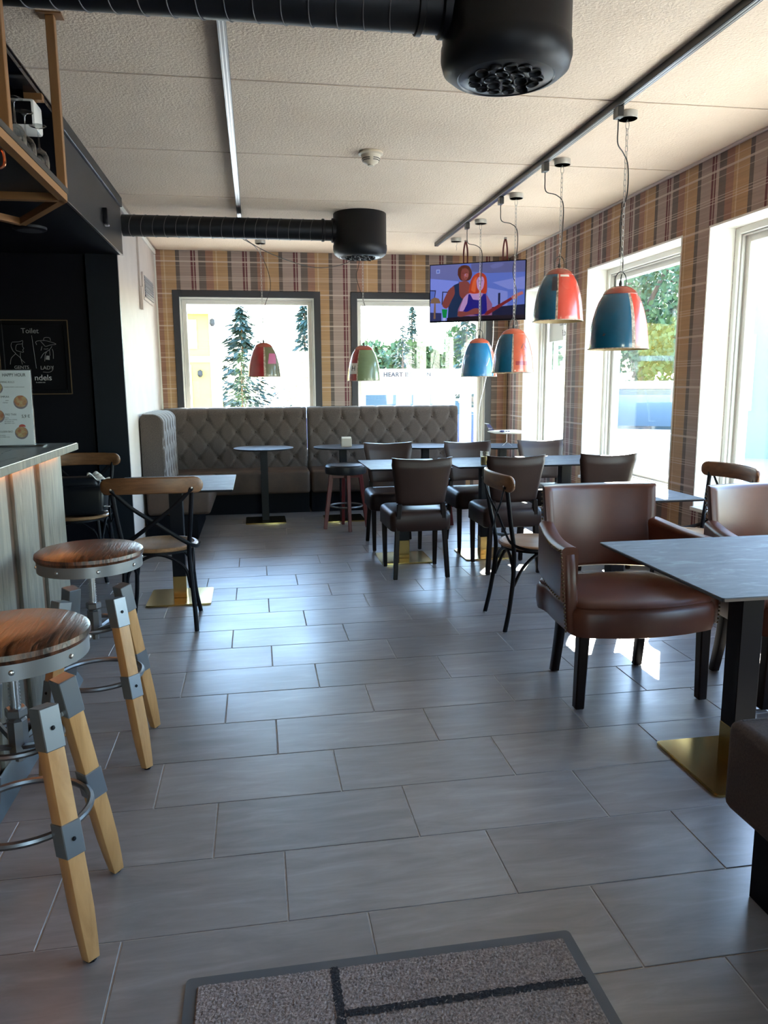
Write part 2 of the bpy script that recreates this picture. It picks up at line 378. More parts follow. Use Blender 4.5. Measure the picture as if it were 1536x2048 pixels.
def part(name, b, mat, parent=None, smooth=35, loc=(0, 0, 0), rot=(0, 0, 0), label=None, kind=None):
    o = link(name, b.mesh(name, mat, smooth), parent, loc, rot)
    if label: o['label'] = label
    if kind: o['kind'] = kind
    return o
def tag(o, label, cat=None, group=None, kind=None):
    o['label'] = label
    if cat: o['category'] = cat
    if group: o['group'] = group
    if kind: o['kind'] = kind
    return o
def thing(name, label, cat, loc=(0, 0, 0), rz=0, group=None, kind=None):
    return tag(link(name, None, None, loc, (0, 0, rz)), label, cat, group, kind)
def dup(root, loc, rz, label, group=None):
    def rec(o, par):
        c = o.copy(); C.objects.link(c)
        if par: c.parent = par
        for ch in list(o.children): rec(ch, c)
        return c
    r = rec(root, None); r.location = loc; r.rotation_euler = (0, 0, rz); r['label'] = label
    if group: r['group'] = group
    return r
def again(o, parent, loc=None, rot=None):
    c = o.copy(); C.objects.link(c); c.parent = parent
    if loc is not None: c.location = loc
    if rot is not None: c.rotation_euler = rot
    return c
def text(name, s, size, mat, parent, loc, rot, align='CENTER', ext=0.0004, sx=1.0, bold=0.0, sp=1.0):
    cu = bpy.data.curves.new(name, 'FONT'); cu.body = s; cu.size = size; cu.align_x = align; cu.align_y = 'CENTER'; cu.extrude = ext; cu.offset = bold; cu.space_character = sp
    t = bpy.data.objects.new('lettering_source', cu); C.objects.link(t)
    bpy.context.view_layer.update()
    me = bpy.data.meshes.new_from_object(t.evaluated_get(bpy.context.evaluated_depsgraph_get()))
    bpy.data.objects.remove(t); bpy.data.curves.remove(cu)
    me.name = name; me.materials.clear(); me.materials.append(M[mat])
    o = link(name, me, parent, loc, rot); o.scale = (sx, 1, 1); return o
def rrect(hx, hy, r, n=4):
    out = []
    for cx, cy, a0 in ((hx - r, hy - r, 0), (-hx + r, hy - r, PI / 2), (-hx + r, -hy + r, PI), (hx - r, -hy + r, 1.5 * PI)):
        for k in range(n + 1):
            a = a0 + PI / 2 * k / n; out.append((cx + r * math.cos(a), cy + r * math.sin(a)))
    return out
def spline(pts, n=8):
    P = [Vector(p) for p in pts]; P = [P[0] * 2 - P[1]] + P + [P[-1] * 2 - P[-2]]; out = []
    for i in range(1, len(P) - 2):
        for k in range(n):
            t = k / n; a, b, c, d = P[i - 1:i + 3]
            out.append(0.5 * ((2 * b) + (c - a) * t + (2 * a - 5 * b + 4 * c - d) * t * t + (3 * b - a - 3 * c + d) * t ** 3))
    out.append(P[-2]); return out
def circle(c, r, n=32, z=0): return [Vector((c[0] + r * math.cos(2 * PI * k / n), c[1] + r * math.sin(2 * PI * k / n), z)) for k in range(n)]
def blend(a, b, n=2.0): return a + (b - a) * n
# ------------------------------------------------------------ the room: floor
fl = B(); fl.box(XF - .3, XR + WT, YF - .3, YB + WT, -0.10, -0.0025)
floor = tag(part('floor', fl, 'grout', smooth=0), 'dark slate-look floor of long tiles laid in a third bond with pale joints', 'floor', kind='structure')
PX, PY, TX0, TY0 = 0.6039, 0.2972, 0.0363, 1.443
def tile_mesh(w, d):
    b = B(); hx, hy, e = w / 2, d / 2, 0.0012
    rs = [[(-hx, -hy, -.0095), (hx, -hy, -.0095), (hx, hy, -.0095), (-hx, hy, -.0095)], [(-hx, -hy, -e), (hx, -hy, -e), (hx, hy, -e), (-hx, hy, -e)],
          [(-hx + e, -hy + e, 0), (hx - e, -hy + e, 0), (hx - e, hy - e, 0), (-hx + e, hy - e, 0)]]
    b.rings([[Vector(p) for p in r] for r in rs]); return b
full_tile = tile_mesh(PX - .0045, PY - .0045).mesh('tile', 'tile', 0)
def lay(x0, x1, k0, k1, ymax, mn=-1e9):
    for k in range(k0, k1):
        ya, yb = TY0 + k * PY, min(TY0 + (k + 1) * PY, ymax)
        if yb - ya < .03: continue
        off = TX0 + PX / 3 * ((1 - k) % 3)
        n0 = math.floor((x0 - off) / PX)
        for i in range(n0, n0 + 30):
            xa, xb = max(off + i * PX, x0), min(off + (i + 1) * PX, x1)
            if off + i * PX >= x1: break
            if xb - xa < .02: continue
            c = ((xa + xb) / 2, (ya + yb) / 2, rnd.uniform(-.0004, .0002))
            if xb - xa > PX - .001 and yb - ya > PY - .001: o = link('tile', full_tile, floor, c)
            else: o = part('tile', tile_mesh(xb - xa - .0045, yb - ya - .0045), 'tile', floor, 0, c)
            o.rotation_euler = (rnd.uniform(-.0004, .0004), rnd.uniform(-.0004, .0004), 0)
lay(-1.21, XR, -3, 24, YB)
lay(-2.4, -1.21, 7, 17, 6.2)
b = B()
for k in range(-14, -3):                              # the rows behind the camera
    off = TX0 + PX / 3 * ((1 - k) % 3)
    for i in range(-2, 6):
        xa, xb = max(off + i * PX, -1.21), min(off + (i + 1) * PX, XR)
        if xb - xa > .03: b.box(xa + .002, xb - .002, TY0 + k * PY + .002, TY0 + (k + 1) * PY - .002, -.009, 0)
part('tile_rows', b, 'tile', floor, 0, kind='stuff')

# ------------------------------------------------------------ ceiling of boards with open joints
b = B(); b.box(XF - .3, XR + WT, YF - .3, YB + WT, ZC + .005, ZC + .2)
ceiling = tag(part('ceiling', b, 'joint', smooth=0), 'beige rough-cast ceiling of wide boards with shallow joints', 'ceiling', kind='structure')
edges = [YF, -1.86, -.72, .42, 1.55, 2.68, 3.82, 4.955, 6.085, 7.22, YB]
for a, c in zip(edges[:-1], edges[1:]):
    b = B(); b.box(-.95, XR, a + .008, c - .008, ZC, ZC + .0045, .002, 1)
    part('panel', b, 'ceiling', ceiling, 0)
b = B(); b.box(XF, -.955, YF, 1.9, ZC - .03, ZC + .0045); b.box(XF, -.955, 1.905, 4.4, ZC - .03, ZC + .0045)
part('gloss_panel', b, 'black_gloss', ceiling, 0, label='black high-gloss ceiling panel over the bar')

# ------------------------------------------------------------ walls
def wall_y(b, x0, x1, wins, y0, y1):                   # wall running along y
    ys = sorted(wins)
    b.box(x0, x1, y0, y1, WZ1, ZC + .02); b.box(x0, x1, y0, y1, 0, WZ0)
    cuts = [y0] + [v for w_ in ys for v in w_] + [y1]
    for i in range(0, len(cuts), 2): b.box(x0, x1, cuts[i], cuts[i + 1], WZ0, WZ1)
def wall_x(b, y0, y1, wins, x0, x1):
    b.box(x0, x1, y0, y1, WZ1, ZC + .02); b.box(x0, x1, y0, y1, 0, WZ0)
    cuts = [x0] + [v for w_ in sorted(wins) for v in w_] + [x1]
    for i in range(0, len(cuts), 2): b.box(cuts[i], cuts[i + 1], y0, y1, WZ0, WZ1)
b = B(); wall_y(b, XR, XR + WT, R_WIN, YF, YB)
tag(part('wall_right', b, 'plaid_right', smooth=0), 'right wall papered in brown tartan between tall white windows', 'wall', kind='structure')
b = B(); wall_x(b, YB, YB + WT, B_WIN, XL - .3, XR + WT)
tag(part('wall_back', b, 'plaid_back', smooth=0), 'far wall papered in tan and burgundy tartan above the long banquette', 'wall', kind='structure')
b = B(); b.box(XL - .25, XL, 6.2, YB, 0, ZC + .02)
wl = tag(part('wall_left', b, 'plaster', smooth=0), 'pale plaster wall beside the corner banquette', 'wall', kind='structure')
b = B(); b.box(XL + .0005, XL + .02, 6.24, YB, ZC - .045, ZC - .001, .004, 1); part('cornice', b, 'white', wl)
b = B(); b.box(XL + .0005, XL + .016, YB - .016, YB - .0005, 1.08, ZC - .05); part('corner_bead', b, 'white', wl)
b = B(); b.box(XF, XL - .002, 6.2, 6.45, 0, ZC)
wr = tag(part('wall_recess', b, 'black_wall', smooth=0), 'black wall at the end of the bar recess', 'wall', kind='structure')
b = B(); b.box(-1.215, XL - .0005, 6.17, 6.2, 0, 2.3); part('jamb_board', b, 'teal_black', wr)
b = B(); b.box(XF - .2, XF, YF, 6.45, 0, ZC); tag(part('wall_bar', b, 'black_wall', smooth=0), 'black wall behind the bar', 'wall', kind='structure')
b = B(); b.box(XF, .5, YF - .2, YF, 0, ZC); b.box(1.6, XR + WT, YF - .2, YF, 0, ZC); b.box(.5, 1.6, YF - .2, YF, 2.25, ZC)
tag(part('wall_front', b, 'plaster', smooth=0), 'wall with the glazed entrance behind the viewpoint', 'wall', kind='structure')
d = thing('door_1', 'glazed entrance door behind the viewpoint', 'door', (1.05, YF - .1, 0), kind='structure')
b = B()
for x in (-.55, .47): b.box(x, x + .08, -.03, .03, 0, 2.25)
b.box(-.47, .47, -.03, .03, 2.17, 2.25); b.box(-.47, .47, -.03, .03, 0, .2)
part('door_frame', b, 'black_frame', d); b = B(); b.box(-.47, .47, -.004, .004, .2, 2.17); part('door_pane', b, 'pane', d, 0)
b = B(); b.box(XR - .013, XR - .0005, YF, YB - .02, 0.0005, .07, .003, 1); tag(part('baseboard_right', b, 'black_frame'), 'low black skirting along the right wall', 'baseboard', kind='structure')
b = B(); b.box(XR - .02, XR - .0005, YF, YB - .02, ZC - .016, ZC - .0005, .003, 1); tag(part('trim_right', b, 'plaster'), 'slim ceiling moulding along the right wall', 'moulding', kind='structure')
# dropped black bulkhead over the passage beyond the bar
b = B(); b.box(XF, -.958, 4.4, 6.2, 2.30, ZC)
bk = tag(part('ceiling_bulkhead', b, 'black_wall', smooth=0), 'dropped black bulkhead over the passage beyond the bar', 'bulkhead', kind='structure')
b = B(); b.box(-.957, -.945, 4.4, 6.2, 2.30, 2.64, .002, 1); part('fascia_board', b, 'fascia', bk, label='charcoal fascia board with a light lower edge')
b = B(); b.box(-.957, -.930, 4.4, 6.2, 2.642, 2.708, .003, 1); part('fascia_cap', b, 'fascia', bk)
b = B(); b.box(-.957, -.943, 4.4, 6.2, 2.294, 2.2995); part('edge_strip', b, 'zinc', bk)

# ------------------------------------------------------------ windows (built along local x, inside faces -y)
def window(name, label, loc, rz, wd, lining, inner_d, trim=None):
    """opening wd wide, WZ0..WZ1; local y=0 is the room face, +y outside; x from 0 to wd"""
    t = thing(name, label, 'window', loc, rz, kind='structure'); z0, z1 = WZ0, WZ1
    def frame(nm, x0, x1, a0, a1, y0, y1, w_, mat, r=.004):
        b = B(); b.box(x0, x0 + w_, y0, y1, a0, a1, r, 1); b.box(x1 - w_, x1, y0, y1, a0, a1, r, 1)
        b.box(x0 + w_, x1 - w_, y0, y1, a1 - w_, a1, r, 1); b.box(x0 + w_, x1 - w_, y0, y1, a0, a0 + w_, r, 1); return part(nm, b, mat, t)
    e = .001
    for nm, bx in (('reveal_board', (e, .014, -.004, inner_d, z0 + e, z1 - e)), ('reveal_board', (wd - .014, wd - e, -.004, inner_d, z0 + e, z1 - e)),
                   ('reveal_board', (.014, wd - .014, -.004, inner_d, z1 - .014, z1 - e)), ('sill_board', (.014, wd - .014, -.03, inner_d, z0 + e, z0 + .022))):
        b = B(); b.box(*bx); part(nm, b, lining, t, 0)
    frame('outer_frame', .014, wd - .014, z0 + .022, z1 - .014, inner_d, inner_d + .06, .042, 'white')
    frame('glazing_bead', .056, wd - .056, z0 + .064, z1 - .056, inner_d + .015, inner_d + .04, .012, 'offwhite')
    sh = frame('sash', .058, wd - .058, z0 + .066, z1 - .058, inner_d + .045, inner_d + .11, .05, 'white')
    b = B(); b.box(.104, wd - .104, inner_d + .072, inner_d + .078, z0 + .11, z1 - .104); part('pane', b, 'pane', t, 0)
    if trim:
        b = B(); k = trim
        b.box(-k * .3, k * .7, -.016, -.0005, z0 - k * .3, z1 + k * .3, .003, 1); b.box(wd - k * .7, wd + k * .3, -.016, -.0005, z0 - k * .3, z1 + k * .3, .003, 1)
        b.box(k * .7, wd - k * .7, -.016, -.0005, z1 - k * .7, z1 + k * .3, .003, 1); b.box(k * .7, wd - k * .7, -.016, -.0005, z0 - k * .3, z0 + k * .7, .003, 1)
        part('trim', b, 'black_frame', t)
    return t
wn = []
labs = ['tall white window next to the far right corner, with a lettered sheet on its glass', 'tall white window in the middle of the right wall, behind the blue lamp',
        'tall white window nearest on the right wall, at the edge of the frame', 'tall white window on the right wall beside the viewpoint']
for i, (y0, y1) in enumerate(R_WIN): wn.append(window('window_%d' % (i + 1), labs[i], (XR, y1, 0), -PI / 2, y1 - y0, 'white', .17))
wn.append(window('window_5', 'black-trimmed window above the left part of the banquette', (B_WIN[0][0], YB, 0), 0, B_WIN[0][1] - B_WIN[0][0], 'white', .08, .07))
wn.append(window('window_6', 'black-trimmed window partly behind the television', (B_WIN[1][0], YB, 0), 0, B_WIN[1][1] - B_WIN[1][0], 'white', .08, .07))
# lettering on the outside of the panes, seen mirrored from indoors
b = B(); b.box(.12, .99, .236, .238, 1.75, 2.02); part('notice_sheet', b, 'offwhite', wn[0], 0, label='grey sheet with mirrored lettering')
b = B(); b.box(.5, .99, .2335, .2355, 1.752, 2.018); part('notice_paper', b, 'paper', wn[0], 0)
text('lettering', 'nfo@hotelapland.f', .085, 'p_ink', wn[0], (.72, .232, 1.925), (PI / 2, 0, PI), ext=.0003)
text('lettering', 'w.hotelapland.f', .085, 'p_ink', wn[0], (.74, .232, 1.82), (PI / 2, 0, PI), ext=.0003)
text('lettering', 'iS', .10, 'offwhite', wn[0], (.83, .232, 1.07), (PI / 2, 0, 0), ext=.0003)
text('lettering', 'AS', .10, 'offwhite', wn[1], (.42, .232, 1.45), (PI / 2, 0, PI), ext=.0003)
# unseen eaves added over the far windows to keep sun off the floor
b = B(); b.box(XL - 1.5, XR + 1.2, YB + WT, YB + WT + 1.3, 2.46, 2.62); tag(part('sun_block_eaves', b, 'white', smooth=0), 'unseen overhang added outside the far windows to block the sun', 'roof', kind='structure')
# ------------------------------------------------------------ banquettes with deep-buttoned backs
BDX, BDY, BZ = .1, .135, .975
def tuft_h(s, z):
    a = (s / BDX + (z - BZ) / BDY) / 2; c = (s / BDX - (z - BZ) / BDY) / 2
    if z > BZ:                                         # straight pleats run up from the top row
        k = s / (2 * BDX); d = abs(k - round(k)) * 2 * BDX; g = 1 - .55 * math.exp(-(d / .012) ** 2)
        dd = math.hypot(d, z - BZ)
        return .026 * g * (1 - .9 * math.exp(-(dd / .03) ** 2))
    fa, fc = abs(a - round(a)), abs(c - round(c)); d = min(fa, fc)
    ra, rc = round(a), round(c); bs, bz = (ra + rc) * BDX, BZ + (ra - rc) * BDY
    dd = math.hypot(s - bs, z - bz)
    return .026 * (1 - .42 * math.exp(-(d / .045) ** 2)) * (1 - .95 * math.exp(-(dd / .030) ** 2))
def banquette(label, loc, rz, L, s0, depth_seat, group, end=False):
    """local x along the seat 0..L, back at y=0, sitter faces -y"""
    t = thing('banquette', label, 'banquette', loc, rz, group)
    ZT, TH, R = 1.085, .17, .06
    z0 = .44
    prof = [(-TH, z0 + (ZT - R - z0) * i / 44) for i in range(45)]
    prof += [(-TH + R - R * math.cos(a), ZT - R + R * math.sin(a)) for a in [PI / 2 * k / 6 for k in range(1, 7)]]
    prof += [(-.03, ZT), (-.005, ZT - .025), (-.005, z0)]
    b = B(); nu = int(L / .0135)
    def fn(u, v):
        i = round(v * (len(prof) - 1)); y, z = prof[i]; x = .004 + (L - .008) * u
        if i < 52:
            h = tuft_h(x + s0, min(z, 1.02)); edge = min(x, L - x); h *= min(1, .25 + edge / .03)
            f = max(0, 1 - max(0, i - 44) / 7); y -= h * f; z += h * (1 - f) * .4 if i > 44 else 0
        return Vector((x, y, z))
    vv = b.grid(fn, nu, len(prof) - 1)
    for col in (vv[0], vv[-1]): b.bm.faces.new(col)
    part('backrest', b, 'tweed', t, 50)
    bb = B(); bb.lathe([(.0001, .006), (.007, .005), (.011, 0), (.011, -.004)], 8); bm_ = bb.mesh('button', 'tweed_dark')
    for j in range(0, 4):
        z = BZ - j * BDY
        for i in range(int((s0) / BDX) - 2, int((s0 + L) / BDX) + 3):
            x = i * BDX - s0
            if (i + j) % 2 or x < .04 or x > L - .04: continue
            link('button', bm_, t, (x, -TH - .006, z), (PI / 2, 0, 0))
    b = B(); b.box(.004, L - .004, -TH - depth_seat, -.02, .215, .458, .035, 4)
    for v in b.bm.verts:                               # softly crowned cushion, front face leaning in towards the floor
        v.co.z += .012 * max(0, math.sin(PI * v.co.x / L)) * (1 if v.co.z > .4 else 0)
        if v.co.y < -TH - depth_seat + .05: v.co.y += (.45 - v.co.z) * .06
    part('seat', b, 'suede', t)
    b = B(); b.box(.01, L - .01, -TH - depth_seat + .13, -.01, .0005, .215); part('plinth', b, 'black_base', t, 0)
    if end:
        b = B(); b.box(L - .004, L + .03, -TH - .012, -.005, .0005, ZT - .02, .014, 3); part('end_panel', b, 'tweed', t)
    return t
gb = 'tufted banquettes around the corner'
banquette('left length of the long tufted banquette, below the left window', (-.955, YB - .03, 0), 0, 1.49, 1.49 + .065, .40, gb)
banquette('right length of the long tufted banquette, running to the far right table', (.54, YB - .03, 0), 0, 1.665, .03, .40, gb)
banquette('short tufted banquette along the plaster wall, returning towards the bar', (XL + .008, 6.72, 0), PI / 2, 1.05, .05, .40, gb)
b = None

# ------------------------------------------------------------ tables
def pedestal(t, hz, col=.04, plate=.195, sleeve=True):
    b = B(); b.box(-plate, plate, -plate, plate, .0005, .013, .02, 3)
    for v in b.bm.verts: v.co.z = max(.0005, min(.013, v.co.z))
    bb = B(); bb.prism([(x, y, .0005) for x, y in rrect(plate, plate, .018)], (0, 0, .008)); bb.prism([(x, y, .0085) for x, y in rrect(plate - .003, plate - .003, .016)], (0, 0, .002))
    part('base_plate', bb, 'brass', t)
    if sleeve: b = B(); b.box(-col - .001, col + .001, -col - .001, col + .001, .0105, .15, .002, 1); part('column_sleeve', b, 'brass', t, label='brass lower sleeve of the column')
    b = B(); b.box(-col, col, -col, col, .15 if sleeve else .0105, hz - .008, .002, 1); part('column', b, 'black_metal', t)
    b = B(); b.box(-.16, .16, -.02, .02, hz - .008, hz - .0005); b.box(-.02, .02, -.16, .16, hz - .0075, hz - .0005); part('top_bracket', b, 'black_metal', t)
def square_table(label, loc, wx, wy, h=.735, plate_off=0, group='square slate tables'):
    t = thing('cafe_table', label, 'table', loc, 0, group); th = .013
    pedestal(t, h - th)
    b = B(); hx, hy = wx / 2, wy / 2
    b.rings([[Vector((x, y, z)) for x, y in rrect(hx - i, hy - i, .006, 2)] for z, i in ((h - th, .006), (h - .003, 0), (h, .0015))], mi=0)
    for f in b.bm.faces:
        if f.calc_center_median().z < h - .0001: f.material_index = 1
    part('tabletop', b, ['laminate', 'lam_edge'], t, 0); return t
def round_table(label, loc, r=.29, h=.725):
    t = thing('round_table', label, 'table', loc, 0, 'round tables along the banquette'); th = .014
    pedestal(t, h - th, .035, .195, False)
    b = B(); b.lathe([(r - .006, h - th), (r, h - .003), (r - .0015, h)], 48)
    for f in b.bm.faces:
        if f.calc_center_median().z < h - .0001: f.material_index = 1
    part('tabletop', b, ['laminate', 'lam_edge'], t, 30); return t
square_table('square slate table beside the bar end, between two cross-backed chairs', (-.51, 4.84, 0), .725, .76)
square_table('square slate table with a tall glass candle holder', (1.735, 5.665, 0), .60, .68)
square_table('square slate table nearest the red-legged stool, left in its row of three', (1.085, 5.65, 0), .60, .68)
square_table('square slate table by the right wall, last in the row of three', (2.385, 5.665, 0), .60, .68)
square_table('square slate table between two cross-backed chairs by the sunlit window', (1.972, 3.935, 0), .615, .73)
square_table('large square slate table nearest the viewer, before the brown armchairs', (1.625, 2.27, 0), .71, .785)
round_table('round slate table alone below the left window', (.06, 7.54, 0))
round_table('round slate table with a napkin holder on it', (.835, 7.50, 0))
round_table('round slate table half hidden behind the dining chairs', (1.645, 7.40, 0))
round_table('round slate table in the far right corner under a model aircraft', (2.375, 7.20, 0))

# ------------------------------------------------------------ cross-backed bentwood chairs
def cross_chair(label, loc, rz, group='cross-backed bistro chairs'):
    t = thing('cross_back_chair', label, 'chair', loc, rz, group)
    b = B(); b.lathe([(.10, .440), (.19, .440), (.205, .447), (.207, .456), (.200, .464), (.186, .4655), (.183, .4635), (.05, .462), (0.0001, .462)], 40)
    for v in b.bm.verts: v.co.x *= 1.0; v.co.y *= .98
    part('seat', b, 'oak_seat', t)
    b = B(); b.lathe([(.155, .425), (.178, .425), (.178, .4395), (.155, .4395)], 32, caps=False); part('seat_rim', b, 'black_metal', t)
    for s in (-1, 1):
        b = B(); b.tube(spline([(s * .195, -.225, .004), (s * .188, -.200, .13), (s * .176, -.178, .30), (s * .170, -.176, .45), (s * .188, -.205, .62), (s * .205, -.232, .80)], 6), .0125, 10)
        part('back_leg', b, 'black_metal', t)
        b = B(); b.tube(spline([(s * .150, .130, .432), (s * .158, .142, .30), (s * .168, .150, .14), (s * .190, .165, .004)], 6), .0125, 10); part('front_leg', b, 'black_metal', t)
        b = B(); b.tube(spline([(s * .203, -.246, .795), (s * .11, -.236, .70), (0, -.222 - .006 * s, .615), (-s * .10, -.206, .54), (-s * .178, -.188, .485), (-s * .214, -.10, .455), (-s * .212, .02, .448)], 7), .011, 8, flat=(.35, 1.0))
        part('cross_brace', b, 'black_metal', t)
        for f in (1, ):
            b = B(); b.tube(spline([(s * .170, -.174, .25), (s * .178, -.12, .36), (s * .178, -.03, .425), (s * .172, .06, .36), (s * .162, .142, .25)], 6), .009, 8); part('arch_brace', b, 'black_metal', t)
        b = B(); b.lathe([(.0135, 0.0003), (.0135, .006), (.010, .007)], 10, (s * .1955, -.2255, 0)); b.lathe([(.0135, 0.0003), (.0135, .006), (.010, .007)], 10, (s * .1905, .1655, 0)); part('foot_cap', b, 'steel', t)
    for y, w_ in ((-.176, .17), (.146, .158)):
        b = B(); b.tube(spline([(-w_, y, .24), (-w_ * .8, y * .98, .36), (0, y * .95, .428), (w_ * .8, y * .98, .36), (w_, y, .24)], 7), .009, 8); part('arch_brace', b, 'black_metal', t)
    rs = []
    for i in range(29):
        u = math.sin(PI / 2 * (-1 + 2 * i / 28)); e = abs(u); hh = .044 * math.sqrt(max(.03, 1 - max(0, (e - .84) / .16) ** 2)); tt = .011 * math.sqrt(max(.08, 1 - max(0, (e - .93) / .07) ** 2))
        yc = -.262 + .052 * u * u; zc = .812 + .006 * (1 - u * u); nx = Vector((-.104 * u / .26, 1, 0)).normalized()
        rs.append([Vector((.262 * u, yc, zc)) + nx * (a * tt / .011) + Vector((0, 0, c * hh / .044)) for a, c in rrect(.011, .044, .009, 3)])
    b = B(); b.rings(rs); part('top_rail', b, 'oak', t, 40)
    for s in (-1, 1):
        b = B(); b.lathe([(.0001, .004), (.005, .003), (.006, 0)], 8); part('bolt', b, 'steel', t, loc=(s * .205, -.2505, .80), rot=(PI / 2, 0, 0))
    return t
xa = cross_chair('cross-backed chair with its back to the viewer, beside the bar stools', (-.555, 4.345, 0), 0)
dup(xa, (-1.235, 5.47, 0), PI, 'cross-backed chair holding a black bag, behind the bar end')
dup(xa, (1.515, 3.985, 0), -PI / 2 - .02, 'cross-backed chair seen side-on, left of the sunlit table')
dup(xa, (2.475, 3.99, 0), PI / 2 + .03, 'cross-backed chair before the nearest right window')

# ------------------------------------------------------------ dark leather dining chairs
def dining_chair(label, loc, rz, group='dark leather dining chairs'):
    t = thing('dining_chair', label, 'chair', loc, rz, group)
    b = B(); out = []
    for z, i, zz in ((.335, .012, 0), (.345, 0, 0), (.44, 0, 0), (.462, .008, 0), (.474, .028, 0), (.479, .07, 0), (.481, .14, 0)):
        ring = []
        for x, y in rrect(.222 - i, .222 - i * .95, max(.012, .045 - i * .2), 4):
            y2 = y + (.022 * (1 - (x / .222) ** 2) if y > 0 else 0); x2 = x * (1 - .05 * (y < 0) * (-y / .222)); ring.append(Vector((x2, y2 + .012, z)))
        out.append(ring)
    b.rings(out); part('seat', b, 'leather_dark', t, 60)
    rs = []; n = 14
    for i in range(n + 1):
        v = i / n; z = .515 + .315 * v; hw = .168 + .048 * v ** 1.3; yc = -.198 - .062 * v + .0 * v
        e = min(v, 1 - v) * n; sh = 1 if e >= 1 else (.93 if v < .5 else .965); th = .024 * (1 if e >= 1 else .55); ring = []
        m = 18
        for k in range(m + 1):
            u = -1 + 2 * k / m; cu = .028 * u * u; tp = th * math.sqrt(max(.12, 1 - max(0, (abs(u) - .86) / .14) ** 2)); ring.append(Vector((hw * sh * u, yc + cu + tp, z + (.016 * u * u if v > .5 else 0) * v)))
        for k in range(m, -1, -1):
            u = -1 + 2 * k / m; cu = .028 * u * u; tp = th * math.sqrt(max(.12, 1 - max(0, (abs(u) - .86) / .14) ** 2)); ring.append(Vector((hw * sh * u, yc + cu - tp, z + (.016 * u * u if v > .5 else 0) * v)))
        rs.append(ring)
    b = B(); b.rings(rs); part('backrest', b, 'leather_dark', t, 60)
    for s in (-1, 1):
        b = B(); b.bar((s * .150, -.200, .53), (s * .163, -.192, .36), .034, .030, .004); b.bar((s * .163, -.192, .365), (s * .185, -.212, .004), .034, .034, .004, .030, .030); part('back_leg', b, 'wood_leg', t, 30)
        b = B(); b.bar((s * .190, .195, .34), (s * .186, .19, .004), .036, .036, .003, .027, .027); part('front_leg', b, 'wood_leg', t, 30)
        b = B()
        for z in (.40, .355): b.lathe([(.0001, .004), (.006, .003), (.007, 0)], 8, (0, 0, 0)); break
        part('bolt', b, 'steel', t, loc=(s * .1815, -.192, .385), rot=(0, s * PI / 2, 0))
        b = B()
        for y, x in ((-.212, .185), (.19, .186)): b.lathe([(.011, .0002), (.011, .0045)], 8, (s * x, y, 0))
        part('glide', b, 'steel', t)
    return t
dc = dining_chair('dark leather dining chair with its back to us, nearest the middle of the room', (1.088, 5.215, 0), 0)
dup(dc, (1.755, 5.225, 0), -.02, 'dark leather dining chair with its back to us, behind the side-on bistro chair')
dup(dc, (2.43, 5.215, 0), -.03, 'dark leather dining chair with its back to us, in front of the middle right window')
dup(dc, (1.09, 6.13, 0), PI, 'dark leather dining chair facing us across the table beside the red-legged stool')
dup(dc, (1.775, 6.075, 0), PI + .02, 'dark leather dining chair facing us behind the candle holder')
dup(dc, (2.425, 6.08, 0), PI, 'dark leather dining chair facing us, closest to the far right window')

